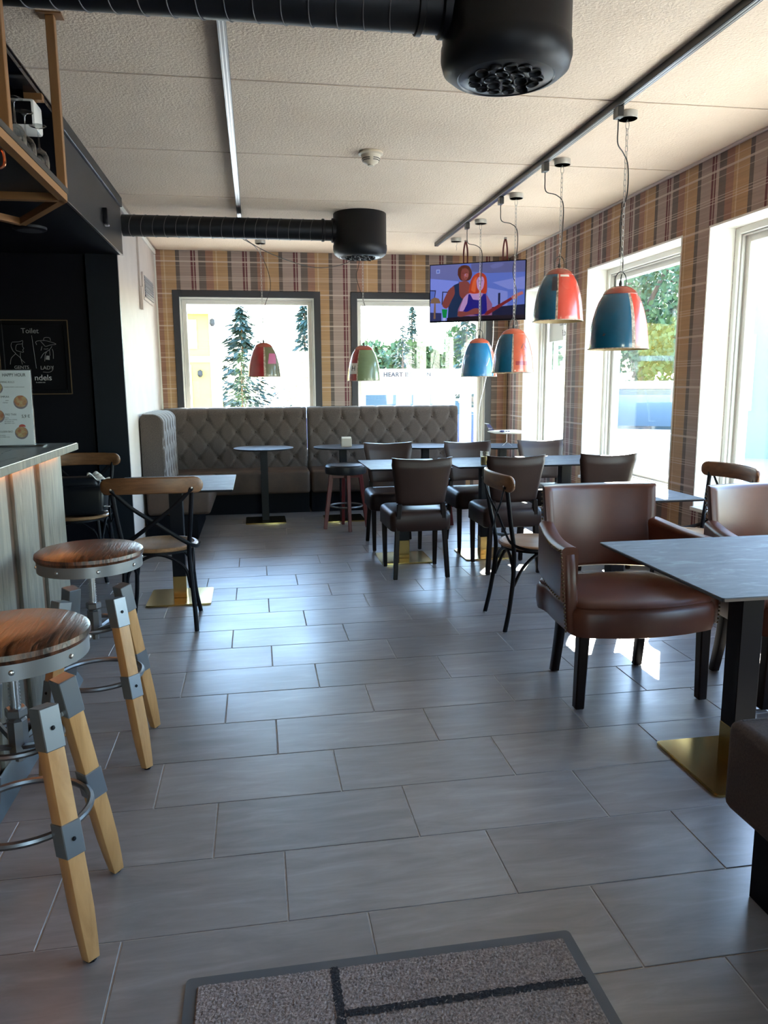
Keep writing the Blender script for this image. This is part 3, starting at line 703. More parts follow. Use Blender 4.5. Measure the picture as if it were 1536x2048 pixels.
# ------------------------------------------------------------ brown leather armchairs with nailhead trim
def armchair(label, loc, rz, group='brown leather armchairs'):
    t = thing('armchair', label, 'armchair', loc, rz, group)
    def plan(i):
        P = [(-.255, -.235), (.255, -.235), (.292, -.10), (.308, .10), (.300, .235), (.20, .277), (.10, .297), (0, .304), (-.10, .297), (-.20, .277), (-.300, .235), (-.308, .10), (-.292, -.10)]
        return [(x * (1 - i / .3), y * (1 - i / .27)) for x, y in P]
    def seat_ring(z, i):
        return [Vector((p.x, p.y, z)) for p in spline([(x, y, 0) for x, y in plan(i)] + [(plan(i)[0][0], plan(i)[0][1], 0)], 4)[:-1]]
    b = B(); b.rings([seat_ring(*q) for q in ((.312, .014), (.318, .0), (.36, -.006), (.415, -.004), (.43, .003), (.434, .008), (.440, .005), (.455, .014), (.464, .04), (.470, .09), (.474, .16))]); part('seat', b, 'leather_brown', t, 50)
    rs = []; n = 26
    for i in range(n + 1):
        u = -1 + 2 * i / n; x = .272 * u; yc = -.285 + .075 * u * u; ring = []
        e = 1 - abs(u); k = min(1, .45 + e * 8)
        for y, z in rrect(.034 * k, .195, .022 * k, 3):
            v = (z + .195) / .39; ring.append(Vector((x * (.93 + .07 * v), yc + y - .045 * (v - .3), .485 + .378 * v + .006 * u * u * v)))
        rs.append(ring)
    b = B(); b.rings(rs); part('backrest', b, 'leather_brown', t, 50)
    nails = []
    for s in (-1, 1):
        rs = []; n = 14
        for i in range(n + 1):
            v = i / n; y = -.215 + .425 * v; x = s * (.262 + .058 * math.sin(v * PI * .5) + .008 * v); zt = .715 - .03 * v - .012 * math.sin(PI * v); zb = .475 - .02 * v + .0 * v
            th = .036; ring = []
            for a, z in rrect(th, (zt - zb) / 2, .022, 3): ring.append(Vector((x + a, y, (zt + zb) / 2 + z)))
            rs.append(ring)
        for k in range(3):                             # flat front face with a soft edge
            pass
        b = B(); b.rings(rs)
        b.bar((s * .328, .190, .66), (s * .306, .205, .330), .052, .040, .008)
        part('arm', b, 'leather_brown', t, 50)
        for i in range(22): v = i / 21; nails.append((s * (.368 - .032 * v), .214, .675 - .34 * v, s))
        for i in range(22):
            v = i / 21; y = -.18 + .38 * v; nails.append((s * (.262 + .058 * math.sin(v * PI * .5) + .008 * v + .037), y, .695 - .03 * v - .012 * math.sin(PI * v), s))
        for i in range(16):
            v = i / 15; y = -.18 + .38 * v; nails.append((s * (.262 + .058 * math.sin(v * PI * .5) + .008 * v + .0375), y, .492 - .02 * v, s))
    for i in range(18):
        for s in (-1, 1): nails.append((s * (.275 + .0 * i), -.215 - .002 * i, .50 + .34 * i / 17, s))
    b = B()
    for x, y, z, s in nails:
        b.lathe([(.0001, .0035), (.0035, .0025), (.0052, 0), (.0052, -.003)], 6); m = Matrix.Translation((x, y, z)) @ Matrix.Rotation(s * PI / 2 if abs(x) < .36 or y < .213 else 0, 4, 'Y') @ (Matrix.Rotation(-PI / 2, 4, 'X') if y > .2135 else Matrix())
        b.bm.verts.ensure_lookup_table()
        for v in b.bm.verts[-24:]: v.co = m @ v.co
    part('nailhead_trim', b, 'brass_dull', t, 60, kind='stuff', label='row of small aged brass nailheads')
    for s in (-1, 1):
        b = B(); b.bar((s * .268, .225, .32), (s * .275, .222, .004), .046, .046, .005, .040, .040); part('front_leg', b, 'wood_leg', t, 30)
        b = B(); pts = [(s * .200, -.165, .325), (s * .200, -.168, .24), (s * .203, -.18, .14), (s * .208, -.205, .004)]
        sp = spline(pts, 5); b.rings([[p + Vector((a, c, 0)) for a, c in rrect(.019, .024 - .006 * (1 - p.z / .33), .006, 2)] for p in sp]); part('back_leg', b, 'wood_leg', t, 30)
        b = B(); b.lathe([(.012, .0002), (.012, .0045)], 8, (s * .275, .222, 0)); b.lathe([(.012, .0002), (.012, .0045)], 8, (s * .208, -.205, 0)); part('glide', b, 'steel', t)
    return t
M['brass_dull'] = plain('aged_brass_nail', (0.10, 0.065, 0.035), 0.35, 0.8)
ac = armchair('brown leather armchair with nailhead trim, fully in view behind the nearest table', (1.548, 3.025, 0), PI)
dup(ac, (2.285, 2.895, 0), PI + .03, 'brown leather armchair with nailhead trim, cut off by the right edge of the photo')

# ------------------------------------------------------------ round bar stools with adjustable screw
def bar_stool(label, loc, rz):
    t = thing('bar_stool', label, 'stool', loc, rz, 'industrial bar stools at the bar')
    b = B(); b.lathe([(.165, .736), (.178, .738), (.183, .748), (.181, .760), (.170, .7675), (.05, .768), (.0001, .768)], 48)
    part('seat', b, 'walnut', t)
    b = B(); b.lathe([(.170, .700), (.1765, .700), (.1765, .739), (.170, .739)], 48, caps=False); b.lathe([(.0001, .728), (.170, .728)], 48, caps=False); part('seat_band', b, 'gun_light', t)
    rv = B(); rv.lathe([(.0001, .0055), (.004, .0045), (.0065, .001), (.0065, -.002)], 10); rm = rv.mesh('rivet', 'steel')
    for k in range(8):
        a = 2 * PI * k / 8 + .3; link('rivet', rm, t, (.1765 * math.cos(a), .1765 * math.sin(a), .7195), (0, PI / 2, a))
    b = B(); pr = []
    for k in range(46): z = .50 + .2 * k / 45; pr.append((.0135 if k % 2 else .0105, z))
    b.lathe(pr, 14); part('screw_stem', b, 'zinc', t, 80)
    b = B(); b.lathe([(.024, .672), (.026, .676), (.026, .697), (.022, .700)], 6); part('lock_nut', b, 'gun_light', t, 20)
    b = B(); b.lathe([(.021, .455), (.024, .459), (.024, .54), (.019, .545)], 8); b.lathe([(.024, .548), (.026, .552), (.026, .568), (.022, .572)], 6); b.lathe([(.012, .435), (.012, .455)], 8); part('hub', b, 'gunmetal', t, 20)
    b = B(); b.tube(circle((0, 0), .098, 32, .49), .008, 8, True); part('hub_ring', b, 'gunmetal', t)
    b = B(); b.tube(circle((0, 0), .152, 44, .30), .0095, 8, True); part('foot_ring', b, 'gunmetal', t)
    for k in range(4):
        a = PI / 4 + k * PI / 2; m = Matrix.Rotation(a, 4, 'Z')
        p0 = Vector((.125, 0, .60)); p1 = Vector((.24, 0, .0)); d = (p1 - p0)
        P = lambda z: p0 + d * ((.60 - z) / .60)
        def leg(z0, z1, w0, w1, r=0.002):
            bb = B(); A, Z = P(z0), P(z1); y = Vector((0, 1, 0)); x = y.cross(-d.normalized()).normalized()
            rs = [[c + x * sx * w_ / 2 + y * sy * w_ / 2 for sx, sy in ((-1, -1), (1, -1), (1, 1), (-1, 1))] for c, w_ in ((A, w0), (Z, w1))]
            bb.rings(rs); bmesh.ops.bevel(bb.bm, geom=bb.bm.edges[:], offset=r, segments=1, affect='EDGES')
            for v in bb.bm.verts: v.co = m @ v.co
            return bb
        l_ = B(); y_ = Vector((0, 1, 0)); x_ = y_.cross(-d.normalized()).normalized()
        l_.rings([[m @ (P(z) + x_ * u * w_ + y_ * v * w_) for u, v in rrect(.5, .5, .09, 2)] for z, w_ in ((.595, .044), (.20, .044), (.12, .0425), (.05, .036), (.006, .030))])
        lg = part('leg', l_, 'pine', t, 30)
        cap = leg(.605, .505, .049, .049, .002); part('leg_cap', cap, 'gun_light', lg, 0)
        br = leg(.335, .255, .049, .049, .002); part('leg_bracket', br, 'gun_light', lg, 0)
        for z in (.555, .295):
            q = B(); q.lathe([(.0001, .003), (.004, .0025), (.0055, 0)], 8); c = m @ (P(z) + Vector((.0255, 0, .006))); part('screw', q, 'black_metal', lg, loc=c, rot=(0, PI / 2 - .19, a))
        q = B(); c = m @ P(.003); q.lathe([(.012, .0003), (.013, .006)], 8, (c.x, c.y, 0)); part('foot_pad', q, 'black_metal', lg)
        q = B(); q.bar(m @ Vector((.02, 0, .475)), m @ Vector((.128, 0, .515)), .010, .010); part('spoke', q, 'gunmetal', t)
    return t
s1 = bar_stool('wooden-topped bar stool nearest the viewer, cut off by the left edge', (-.597, 1.858, 0), 0)
dup(s1, (-.598, 2.77, 0), .04, 'wooden-topped bar stool further along the bar, wholly in view')

# ------------------------------------------------------------ red-legged stools
def red_stool(label, loc, rz):
    t = thing('red_stool', label, 'stool', loc, rz, 'black stools with red legs')
    b = B(); b.lathe([(.165, .515), (.185, .520), (.192, .545), (.190, .585), (.178, .600), (.12, .606), (.0001, .608)], 40); part('seat', b, 'leather_black', t)
    b = B(); b.box(-.13, .13, -.018, .018, .475, .515, .003, 1); b.box(-.018, .018, -.13, .13, .4755, .5145, .003, 1); part('leg_frame', b, 'red_wood', t)
    for k in range(4):
        a = k * PI / 2; c, s = math.cos(a), math.sin(a); b = B(); b.bar((.135 * c, .135 * s, .512), (.20 * c, .20 * s, .0005), .040, .032, .003, .034, .028, up=(-s, c, 0)); part('leg', b, 'red_wood', t, 30)
    b = B(); b.tube(circle((0, 0), .150, 36, .215), .009, 8, True); part('foot_ring', b, 'gunmetal', t)
    return t
r1 = red_stool('black round stool with red legs, clear of the chairs before the banquette', (.80, 6.985, 0), .05)
dup(r1, (1.60, 6.93, 0), -.02, 'black round stool with red legs, mostly hidden behind the front dining chairs')

# ------------------------------------------------------------ upholstered bench at the right edge
t = thing('bench', 'dark brown upholstered bench end at the lower right edge', 'bench', (1.19, 1.71, 0))
b = B(); b.box(0, 1.55, -.56, 0, .215, .465, .03, 4); part('seat', b, 'tweed_dark', t)
b = B(); b.tube([(.03, -.028, .4635), (1.5, -.028, .4635)], .004, 6); part('piping', b, 'tweed_dark', t)
b = B(); b.box(.045, 1.5, -.52, -.085, .0005, .215); part('plinth', b, 'black_base', t, 0)
b = B(); b.box(0, 1.55, -.70, -.56, .215, 1.0, .03, 4); part('backrest', b, 'tweed_dark', t)
b = B(); b.box(.045, 1.5, -.66, -.565, .0005, .216); part('plinth_rear', b, 'black_base', t, 0)

# ------------------------------------------------------------ doormat
t = thing('doormat', 'brown-grey doormat with black lines and a rubber edge, at the foot of the photo', 'mat', (.2575, 1.0825, 0))
def wavy(hx, hy, r): return rrect(hx, hy, r, 3)
b = B(); b.prism([(x, y, .0006) for x, y in wavy(.4575, .50, .012)], (0, 0, .0045)); part('rubber_edge', b, 'rubber', t, 30)
b = B(); b.grid(lambda u, v: Vector((-.432 + .864 * u, -.472 + .944 * v, .0105 + rnd.uniform(-.0016, .0016) if 0 < u < 1 and 0 < v < 1 else .005)), 240, 260); part('pile', b, 'mat', t, 0)
def strip(x0, x1, y0, y1):
    b = B(); nx, ny = max(2, int((x1 - x0) / .004)), max(2, int((y1 - y0) / .004))
    b.grid(lambda u, v: Vector((x0 + (x1 - x0) * u + (rnd.uniform(-.002, .002) if u in (0, 1) else 0), y0 + (y1 - y0) * v + (rnd.uniform(-.002, .002) if v in (0, 1) else 0), .0118 + rnd.uniform(-.001, .0012))), nx, ny); return b
part('pile_stripe', strip(-.134, -.114, -.47, .470), 'mat_line', t, 0)
part('pile_stripe', strip(-.113, .430, .325, .345), 'mat_line', t, 0)
# ------------------------------------------------------------ spiral ducts and nozzle diffusers
def duct(label, loc, xl):
    """origin at the diffuser axis on the ceiling; pipe runs towards -x to local xl"""
    t = thing('air_duct', label, 'air duct', loc, 0, 'black ventilation ducts with nozzle diffusers')
    zc, r, R, zb = -.135, .081, .218, -.345
    b = B(); b.lathe([(r, 0), (r, -xl - R + .02)], 32); part('pipe', b, 'duct', t, 40, (xl, 0, zc), (0, PI / 2, 0))
    pitch = .088; n = int((-xl - R - .14) / pitch)
    sm = B(); pts = [((.005) * math.cos(0) + .034 * (math.sin(2 * PI * k / 40 + 1.0)) * .8, (r + .0012) * math.cos(2 * PI * k / 40), (r + .0012) * math.sin(2 * PI * k / 40)) for k in range(40)]
    sm.tube(pts, .0022, 6, True); sme = sm.mesh('spiral_seam', 'duct_seam')
    for k in range(n): link('spiral_seam', sme, t, (-R - .13 - pitch * (k + .5), 0, zc))
    b = B(); b.lathe([(r + .001, 0), (r + .008, .004), (r + .008, .022), (r + .001, .026)], 32, caps=False); part('clamp_collar', b, 'duct', t, 30, (-R - .10, 0, zc), (0, PI / 2, 0))
    b = B(); b.lathe([(r + .001, 0), (r + .014, .006), (r + .014, .03)], 32, caps=False); part('spigot', b, 'duct', t, 30, (-R - .02, 0, zc), (0, PI / 2, 0))
    b = B(); b.lathe([(.0001, -.0008), (R - .002, -.0008), (R, -.004), (R, -.245), (R + .004, -.25), (R + .005, -.285), (R - .004, -.318), (R - .03, -.338), (R - .052, zb)], 56, caps=False); part('drum', b, 'duct', t, 40)
    b = B(); b.lathe([(R - .052, zb), (R - .056, zb + .004), (R - .060, zb + .002), (.0001, zb + .003)], 56, caps=False); part('nozzle_plate', b, 'duct_ring', t, 40)
    nb = B(); nb.lathe([(.0225, .004), (.0240, -.001), (.0228, -.0045), (.0205, -.003), (.0185, .010), (.012, .019), (.0001, .021)], 22, caps=False); nm = nb.mesh('nozzle', ['duct_ring'], 40)
    spots = [(0, 0)] + [(.055 * math.cos(2 * PI * k / 6), .055 * math.sin(2 * PI * k / 6)) for k in range(6)] + [(.107 * math.cos(2 * PI * k / 13 + .2), .107 * math.sin(2 * PI * k / 13 + .2)) for k in range(13)]
    for i, (x, y) in enumerate(spots):
        q = random.Random(i); link('nozzle', nm, t, (x, y, zb - .002), (q.uniform(-.28, .28), q.uniform(-.28, .28), 0))
    return t
duct('black spiral air duct with large nozzle diffuser overhead, nearest the viewer', (.885, 2.72, ZC - .0005), -3.9)
duct('black spiral air duct with nozzle diffuser near the far wall', (.895, 6.52, ZC - .0005), XL + .001 - .895)

# ------------------------------------------------------------ lighting tracks
def track(label, x, y0, y1, mat, adapters):
    t = thing('light_track', label, 'lighting track', (x, y0, ZC - .0005), 0); L = y1 - y0
    b = B(); b.box(-.018, .018, 0, L, -.034, 0, .002, 1); part('rail', b, mat, t, 20)
    b = B(); b.box(-.009, -.005, .01, L - .01, -.0352, -.0342); b.box(.005, .009, .01, L - .01, -.0352, -.0342); part('conductor_lip', b, 'steel', t, 0)
    b = B(); b.box(-.019, .019, -.012, -.0005, -.036, 0, .002, 1); b.box(-.019, .019, L + .0005, L + .012, -.036, 0, .002, 1); part('end_cap', b, mat, t, 20)
    for y in adapters:
        b = B(); b.box(-.016, .016, y - y0 - .028, y - y0 + .028, -.086, -.0355, .003, 1); part('adapter', b, 'track', t, 20)
    return t
AD = [3.80, 4.78, 5.66, 6.57]
track('long black lighting track above the row of blue and red pendants', 1.822, 1.2, 7.69, 'track', AD)
track('shorter metallic lighting track on the left part of the ceiling', -.08, 1.6, 6.86, 'gunmetal', [6.80])

# ------------------------------------------------------------ pendant lamps cut from old oil drums
def pendant(label, x, y, zb, sectors, cam_off=0.0, adapter=None, extra=None, group='oil-drum pendant lamps', cord_pts=None, crown='p_crown'):
    """sectors: list of (angle from the viewer's line of sight, material) turning to the viewer's right"""
    t = thing('pendant_lamp', label, 'lamp', (x, y, ZC - .0005), 0, group)
    z = zb - (ZC - .0005); hh = .333
    view = math.atan2(-y, -x)                          # direction to the viewer
    prof = [(.158, 0), (.1595, .006), (.157, .03), (.153, .07), (.147, .12), (.138, .165), (.126, .21), (.111, .25), (.094, .28), (.088, .288)]
    mats = [m for _, m in sectors] + ['p_seam']
    def mif(a, i):
        d = math.degrees((a - view + PI) % (2 * PI) - PI)
        pick = len(sectors) - 1
        for k, (s, m) in enumerate(sectors):
            if d >= s: pick = k
        for s, m in sectors:
            if abs(d - s) < 2.6: return len(mats) - 1
        return pick
    b = B(); b.lathe([(r, z + h) for r, h in prof], 144, caps=False, mif=mif); part('shade', b, mats, t, 50)
    b = B(); b.lathe([(r - .003, z + h) for r, h in prof], 48, caps=False); part('shade_lining', b, 'p_cream', t, 50)
    b = B(); b.tube(circle((0, 0), .1592, 64, z + .002), .0028, 6, True); part('rim', b, 'p_seam', t)
    b = B(); b.lathe([(.0885, z + .2855), (.0905, z + .289), (.080, z + .306), (.062, z + .320), (.040, z + .330), (.012, z + .333), (.0001, z + .333)], 40); part('crown', b, crown, t, 50)
    b = B(); b.tube(spline([(-.032, 0, z + .322), (-.030, 0, z + .375), (-.012, 0, z + .403), (.012, 0, z + .403), (.030, 0, z + .375), (.032, 0, z + .322)], 6), .0028, 6); b.lathe([(.008, z + .333), (.010, z + .345), (.005, z + .362)], 10); part('handle', b, 'cord', t)
    b = B(); b.lathe([(.048, -.034), (.050, -.031), (.050, -.001), (.0001, -.001)], 32); b.lathe([(.0001, -.034), (.048, -.034)], 32, caps=False); part('ceiling_rose', b, 'rose', t, 40)
    b = B(); b.tube(spline([(0, 0, -.034), (.009, 0, -.055), (.008, 0, -.075), (0, 0, -.09), (-.008, 0, -.075), (-.009, 0, -.055), (0, 0, -.034)], 4), .0016, 5); part('hook', b, 'zinc', t)
    b = B(); zt, zl = -.082, z + .398; n = max(1, int((zt - zl) / .027)); st = (zt - zl) / n
    for k in range(n):
        zc = zt - st * (k + .5); a = (k % 2) * PI / 2 + .5; ux, uy = math.cos(a), math.sin(a); h, wv = st / 2 + .003, .0065
        b.tube([(ux * q * wv, uy * q * wv, zc + p * h) for q, p in ((-1, -.6), (-1, .6), (-.5, 1), (.5, 1), (1, .6), (1, -.6), (.5, -1), (-.5, -1))], .0016, 5, True)
    part('chain', b, 'chain', t, 60, kind='stuff')
    b = B()
    if cord_pts: pts = cord_pts
    elif adapter is not None:
        dx, dy = adapter[0] - x, adapter[1] - y
        pts = [(dx, dy, -.0895), (dx * 1.0, dy * 1.0, -.13), (dx * .92, dy * .9, -.20), (dx * .3, dy * .3, -.215), (.012, .0, -.26), (.015, 0, -.40)]
        k = 0; zz = -.55
        while zz > zl + .1: pts.append((.022 * math.sin(k * 2.1 + y), .006, zz)); k += 1; zz -= .16
        pts += [(.010, .004, zl + .06), (0, 0, z + .362)]
    b.tube(spline(pts, 6), .0032, 6); part('cord', b, 'cord', t)
    if extra: extra(t, z, view)
    return t
def patch(name, mat, rel, w_, h0, h1, skew=0, r0=.0012):
    prof = [(.158, 0), (.157, .03), (.153, .07), (.147, .12), (.138, .165), (.126, .21), (.111, .25), (.094, .28)]
    def rad(h):
        for (ra, ha), (rb, hb) in zip(prof[:-1], prof[1:]):
            if h <= hb: return ra + (rb - ra) * (h - ha) / (hb - ha)
        return .094
    def f(t, z, view):
        b = B(); b.grid(lambda u, v: (lambda h, a: Vector(((rad(h) + r0) * math.cos(a), (rad(h) + r0) * math.sin(a), z + h)))(h0 + (h1 - h0) * v, view + math.radians(rel + w_ * (u - .5) + skew * (v - .5))), 8, 8)
        part(name, b, mat, t, 50)
    return f
def emblem(t, z, view):
    a0 = view + math.radians(36); b = B()
    def q(u, h): r = .1492 - max(0, h - .10) * .20; a = a0 + u / r; return Vector(((r + .0030) * math.cos(a), (r + .0030) * math.sin(a), z + h))
    b.poly([q(-.042, .155), q(0, .118), q(.042, .155), q(0, .175)]); part('painted_emblem', b, 'p_ink', t, 0, label='dark diamond emblem')
    b = B()
    for pts in ([q(-.025, .178), q(-.004, .215), q(-.001, .215), q(-.019, .178)], [q(.004, .215), q(.025, .178), q(.019, .178), q(.001, .215)]): b.poly(pts)
    part('painted_emblem', b, 'p_ink', t, 0)
def both(*fs):
    def f(t, z, v):
        for g in fs: g(t, z, v)
    return f
def hlabel(t, z, view):
    patch('paper_label', 'p_label', -44, 38, .065, .165, 0)(t, z, view)
    a = view + math.radians(-40); r = .1515; text('lettering', 'H', .07, 'p_ink', t, (r * math.cos(a), r * math.sin(a), z + .115), (PI / 2 - .14, 0, a + PI / 2), ext=.0004)
    a = view + math.radians(-30)
pendant('largest blue pendant lamp with a red edge, nearest the viewer in the right row', 1.95, 3.96, 1.508, [(-180, 'p_red'), (-95, 'p_blue'), (30, 'p_red')], adapter=(1.822, 3.80))
pendant('half blue, half red pendant lamp, second in the right row and hung highest', 1.945, 4.81, 1.722, [(-180, 'p_orange'), (-110, 'p_blue'), (-2, 'p_red'), (120, 'p_blue')], adapter=(1.822, 4.78),
        extra=both(patch('ink_blot', 'p_ink', -12, 16, .18, .27, -3), patch('worn_lettering', 'p_label', 22, 34, .268, .281)))
pendant('half blue, half orange pendant lamp with a dark diamond emblem', 1.95, 5.69, 1.408, [(-180, 'p_orange'), (-115, 'p_blue'), (0, 'p_orange'), (120, 'p_blue')], crown='p_orange', adapter=(1.822, 5.66), extra=both(emblem, patch('worn_lettering', 'p_dkred', 30, 44, .055, .085)))
pendant('bright blue pendant lamp with an orange edge, last in the right row', 1.95, 6.60, 1.388, [(-180, 'p_orange'), (-105, 'p_blue2'), (55, 'p_orange')], crown='p_orange', adapter=(1.822, 6.57), extra=patch('scratch', 'p_label', 33, 3, .09, .16, 14))
pa = pendant('dark red and olive pendant lamp with a pink patch, before the left window', .095, 7.78, 1.408, [(-180, 'p_olive'), (-115, 'p_dkred'), (2, 'p_olive'), (120, 'p_dkred')], cord_pts=[(-.175, -.98, -.0895), (-.17, -.95, -.15), (-.06, -.5, -.14), (.01, -.05, -.16), (.07, 0, -.30), (.085, 0, -.45), (.03, 0, -.60), (0, 0, -.75), (.012, .004, -.86), (0, 0, -.94)],
             group='oil-drum pendant lamps', extra=patch('paint_patch', 'p_pink', 38, 38, .125, .225, 10))
pendant('sage green pendant lamp with a red stripe and a white paper label', 1.025, 7.30, 1.360, [(-180, 'p_dkred'), (-24, 'p_green'), (110, 'p_dkred')], cord_pts=[(-1.105, -.5, -.0895), (-1.05, -.45, -.17), (-.8, -.3, -.27), (-.45, -.1, -.33), (-.15, 0, -.27), (-.02, 0, -.15), (-.04, 0, -.30), (-.06, 0, -.40), (.0, 0, -.60), (.035, 0, -.74), (.01, .003, -.90), (0, 0, -.99)],
        extra=hlabel)
t = thing('bare_ceiling_rose', 'grey ceiling rose with a bare hook at the far end of the track', 'ceiling rose', (1.955, 7.44, ZC - .0005))
b = B(); b.lathe([(.048, -.034), (.050, -.031), (.050, -.001), (.0001, -.001)], 32); b.lathe([(.0001, -.034), (.048, -.034)], 32, caps=False); part('rose', b, 'rose', t, 40)
b = B(); b.tube(spline([(0, 0, -.034), (.009, 0, -.055), (0, 0, -.075), (.006, 0, -.095), (0, 0, -.115)], 4), .0018, 5); part('hook', b, 'zinc', t)
t = thing('smoke_detector', 'cream cone-shaped smoke detector on the ceiling', 'smoke detector', (.735, 4.83, ZC - .0005))
b = B(); b.lathe([(.072, -.001), (.074, -.012), (.060, -.018), (.056, -.034), (.044, -.058), (.020, -.070), (.018, -.078), (.0001, -.079)], 36, caps=False); part('housing', b, 'cream_plastic', t, 40)
b = B()
for zz, r in ((-.040, .0545), (-.050, .050)):
    for k in range(4):
        a0 = k * PI / 2 + .15; b.tube([(r * math.cos(a0 + q * .13), r * math.sin(a0 + q * .13), zz) for q in range(10)], .0022, 5)
part('vent_slot', b, 'cord', t, 60, kind='stuff')
t = thing('wall_vent', 'grey grille panel high on the plaster wall', 'vent', (XL + .0008, 7.76, 2.235))
b = B(); b.box(0, .018, -.34, .34, -.125, .115, .004, 1); part('frame', b, 'plaster', t); b = B(); b.box(.0185, .022, -.30, .30, -.10, .09); part('grille', b, 'vent_grey', t, 0)
for k in range(8): b = B(); b.box(.0222, .026, -.295, .295, -.095 + .023 * k, -.083 + .023 * k); part('slat', b, 'vent_grey', t, 0)
t = thing('cable_conduit', 'vertical white conduit on the plaster wall', 'conduit', (XL + .0008, 7.24, 2.0)); b = B(); b.box(0, .016, -.011, .011, .2, .66, .002, 1); part('channel', b, 'plaster', t); b = B(); b.box(0, .03, -.02, .02, 0, .1995, .004, 1); part('box', b, 'plaster', t)

# ------------------------------------------------------------ outdoors
b = B(); b.box(-60, 70, YB + WT + .01, 120, -.30, -.12); b.box(XR + WT + .01, 70, -40, YB + WT + .01, -.30, -.12); b.box(-60, XR + WT + .01, -40, YF - .21, -.30, -.12)
tag(part('ground', b, 'ground', smooth=0), 'pale sunlit paving outside the windows', 'ground', kind='structure')
t = thing('yellow_house', 'yellow wooden house with white trim and a red door beyond the left window', 'house', (-.95, 20, -.12))
b = B(); b.box(-9, 0, 0, 3, 0, 3.3); part('wall', b, 'yellow', t, 0)
b = B(); b.box(-9.1, .10, -.05, .15, 0, .4); b.box(-.14, .03, -.03, .1, .4, 3.3); b.box(-9.2, .12, -.06, .1, 2.02, 2.16); b.box(-9.3, .35, -.4, .2, 3.2, 3.42); part('white_trim', b, 'white', t, 0)
b = B(); b.prism([(-9.4, -.45, 3.42), (.4, -.45, 3.42), (.4, 2.0, 4.6), (-9.4, 2.0, 4.6)], (0, 0, .12)); part('roof', b, 'red_door', t, 0)
b = B(); b.box(-1.25, -.62, -.06, .0, .35, 1.95, .02, 1); part('door_frame', b, 'white', t, 0); b = B(); b.box(-1.17, -.95, -.075, -.055, .42, 1.86); part('door', b, 'red_door', t, 0); b = B(); b.box(-.94, -.70, -.075, -.055, .75, 1.86); part('door_pane', b, 'car_glass', t, 0)
b = B(); b.box(-1.55, -.45, -.04, 0, 2.35, 3.05); part('sign_panel', b, 'white', t, 0)
for x, z in ((-1.62, 3.0), (-.05, 2.95), (-.4, 1.7)): b = B(); b.lathe([(.02, .12), (.06, .1), (.07, 0), (.03, -.06)], 10, (x, -.12, z)); b.box(x - .015, x + .015, -.12, .0, z + .1, z + .13); part('wall_lamp', b, 'cord', t)
def conifer(label, loc, h, r, group, mat='needle', n=900, seed=1, dense=1.0):
    t = thing('conifer', label, 'tree', loc, seed, group); q = random.Random(seed)
    b = B(); b.lathe([(.03 * h * .6, 0), (.02 * h * .6, h * .5), (.004 * h, h * .97)], 8); part('trunk', b, 'bark', t, 60)
    b = B()
    for _ in range(n):
        v = q.random() ** 1.25; z = h * (.12 + .88 * v); rr = r * (1 - v) ** .85 * (.55 + .45 * math.sin(z * 9 / h * 3) ** 2) * math.sqrt(q.random()) + .02; a = q.uniform(0, 2 * PI)
        c = Vector((rr * math.cos(a), rr * math.sin(a), z - rr * .25)); s = r * q.uniform(.06, .15) * dense
        u = Vector((math.cos(a), math.sin(a), -.4 + q.uniform(-.3, .3))).normalized(); w_ = Vector((-math.sin(a), math.cos(a), q.uniform(-.4, .4))).normalized()
        b.bm.faces.new([b.bm.verts.new(p) for p in (c - w_ * s * .45, c + u * s * 1.6, c + w_ * s * .45, c - u * s * .3)])
    me = b.mesh('foliage', mat, 0); o = link('foliage', me, t); o['kind'] = 'stuff'; return t
def broadleaf(label, loc, h, r, group, n=1200, seed=1, ls=1.0):
    t = thing('broadleaf_tree', label, 'tree', loc, seed, group); q = random.Random(seed)
    b = B(); b.tube([(0, 0, 0), (.1, 0, h * .3), (.0, .1, h * .7)], [.03 * h, .022 * h, .01 * h], 8)
    for k in range(6): a = k * 1.1; b.tube([(0, 0, h * (.3 + .05 * k)), (r * .4 * math.cos(a), r * .4 * math.sin(a), h * (.5 + .05 * k)), (r * .7 * math.cos(a), r * .7 * math.sin(a), h * (.55 + .06 * k))], [.012 * h, .008 * h, .003 * h], 6)
    part('trunk', b, 'bark', t, 60); b = B(); cl = [(q.uniform(-.6, .6) * r, q.uniform(-.6, .6) * r, h * q.uniform(.4, .85)) for _ in range(16)]
    for _ in range(n):
        c0 = Vector(q.choice(cl)); d = Vector((q.gauss(0, 1), q.gauss(0, 1), q.gauss(0, .8))).normalized() * r * .42 * q.random() ** .4; c = c0 + d; s = r * q.uniform(.018, .045) * ls
        u = Vector((q.gauss(0, 1), q.gauss(0, 1), q.gauss(0, 1))).normalized(); w_ = u.orthogonal().normalized()
        b.bm.faces.new([b.bm.verts.new(p) for p in (c - w_ * s, c + u * s * 1.3, c + w_ * s, c - u * s * 1.3)])
    me = b.mesh('foliage', 'leaf', 0); o = link('foliage', me, t); o['kind'] = 'stuff'; return t
G = -.12
conifer('tall loose spruce right of the yellow house', (-.40, 28.5, G), 4.2, 1.8, 'trees beyond the windows', seed=3, n=1300)
conifer('small green spruce touching the corner of the yellow house', (-.42, 25.2, G), 2.5, .75, 'trees beyond the windows', 'leaf', seed=5, n=700)
conifer('blue-green spruce at the right edge of the left window', (2.1, 32.5, G), 4.7, 1.8, 'trees beyond the windows', seed=8, n=1300)
conifer('narrow tall spruce rising above the tree line in the middle window', (9.5, 46.5, G), 6.6, 1.0, 'trees beyond the windows', seed=11, n=1300, dense=1.5)
conifer('spruce at the left end of the tree line', (4.9, 40, G), 3.9, 1.1, 'trees beyond the windows', seed=12, n=500)
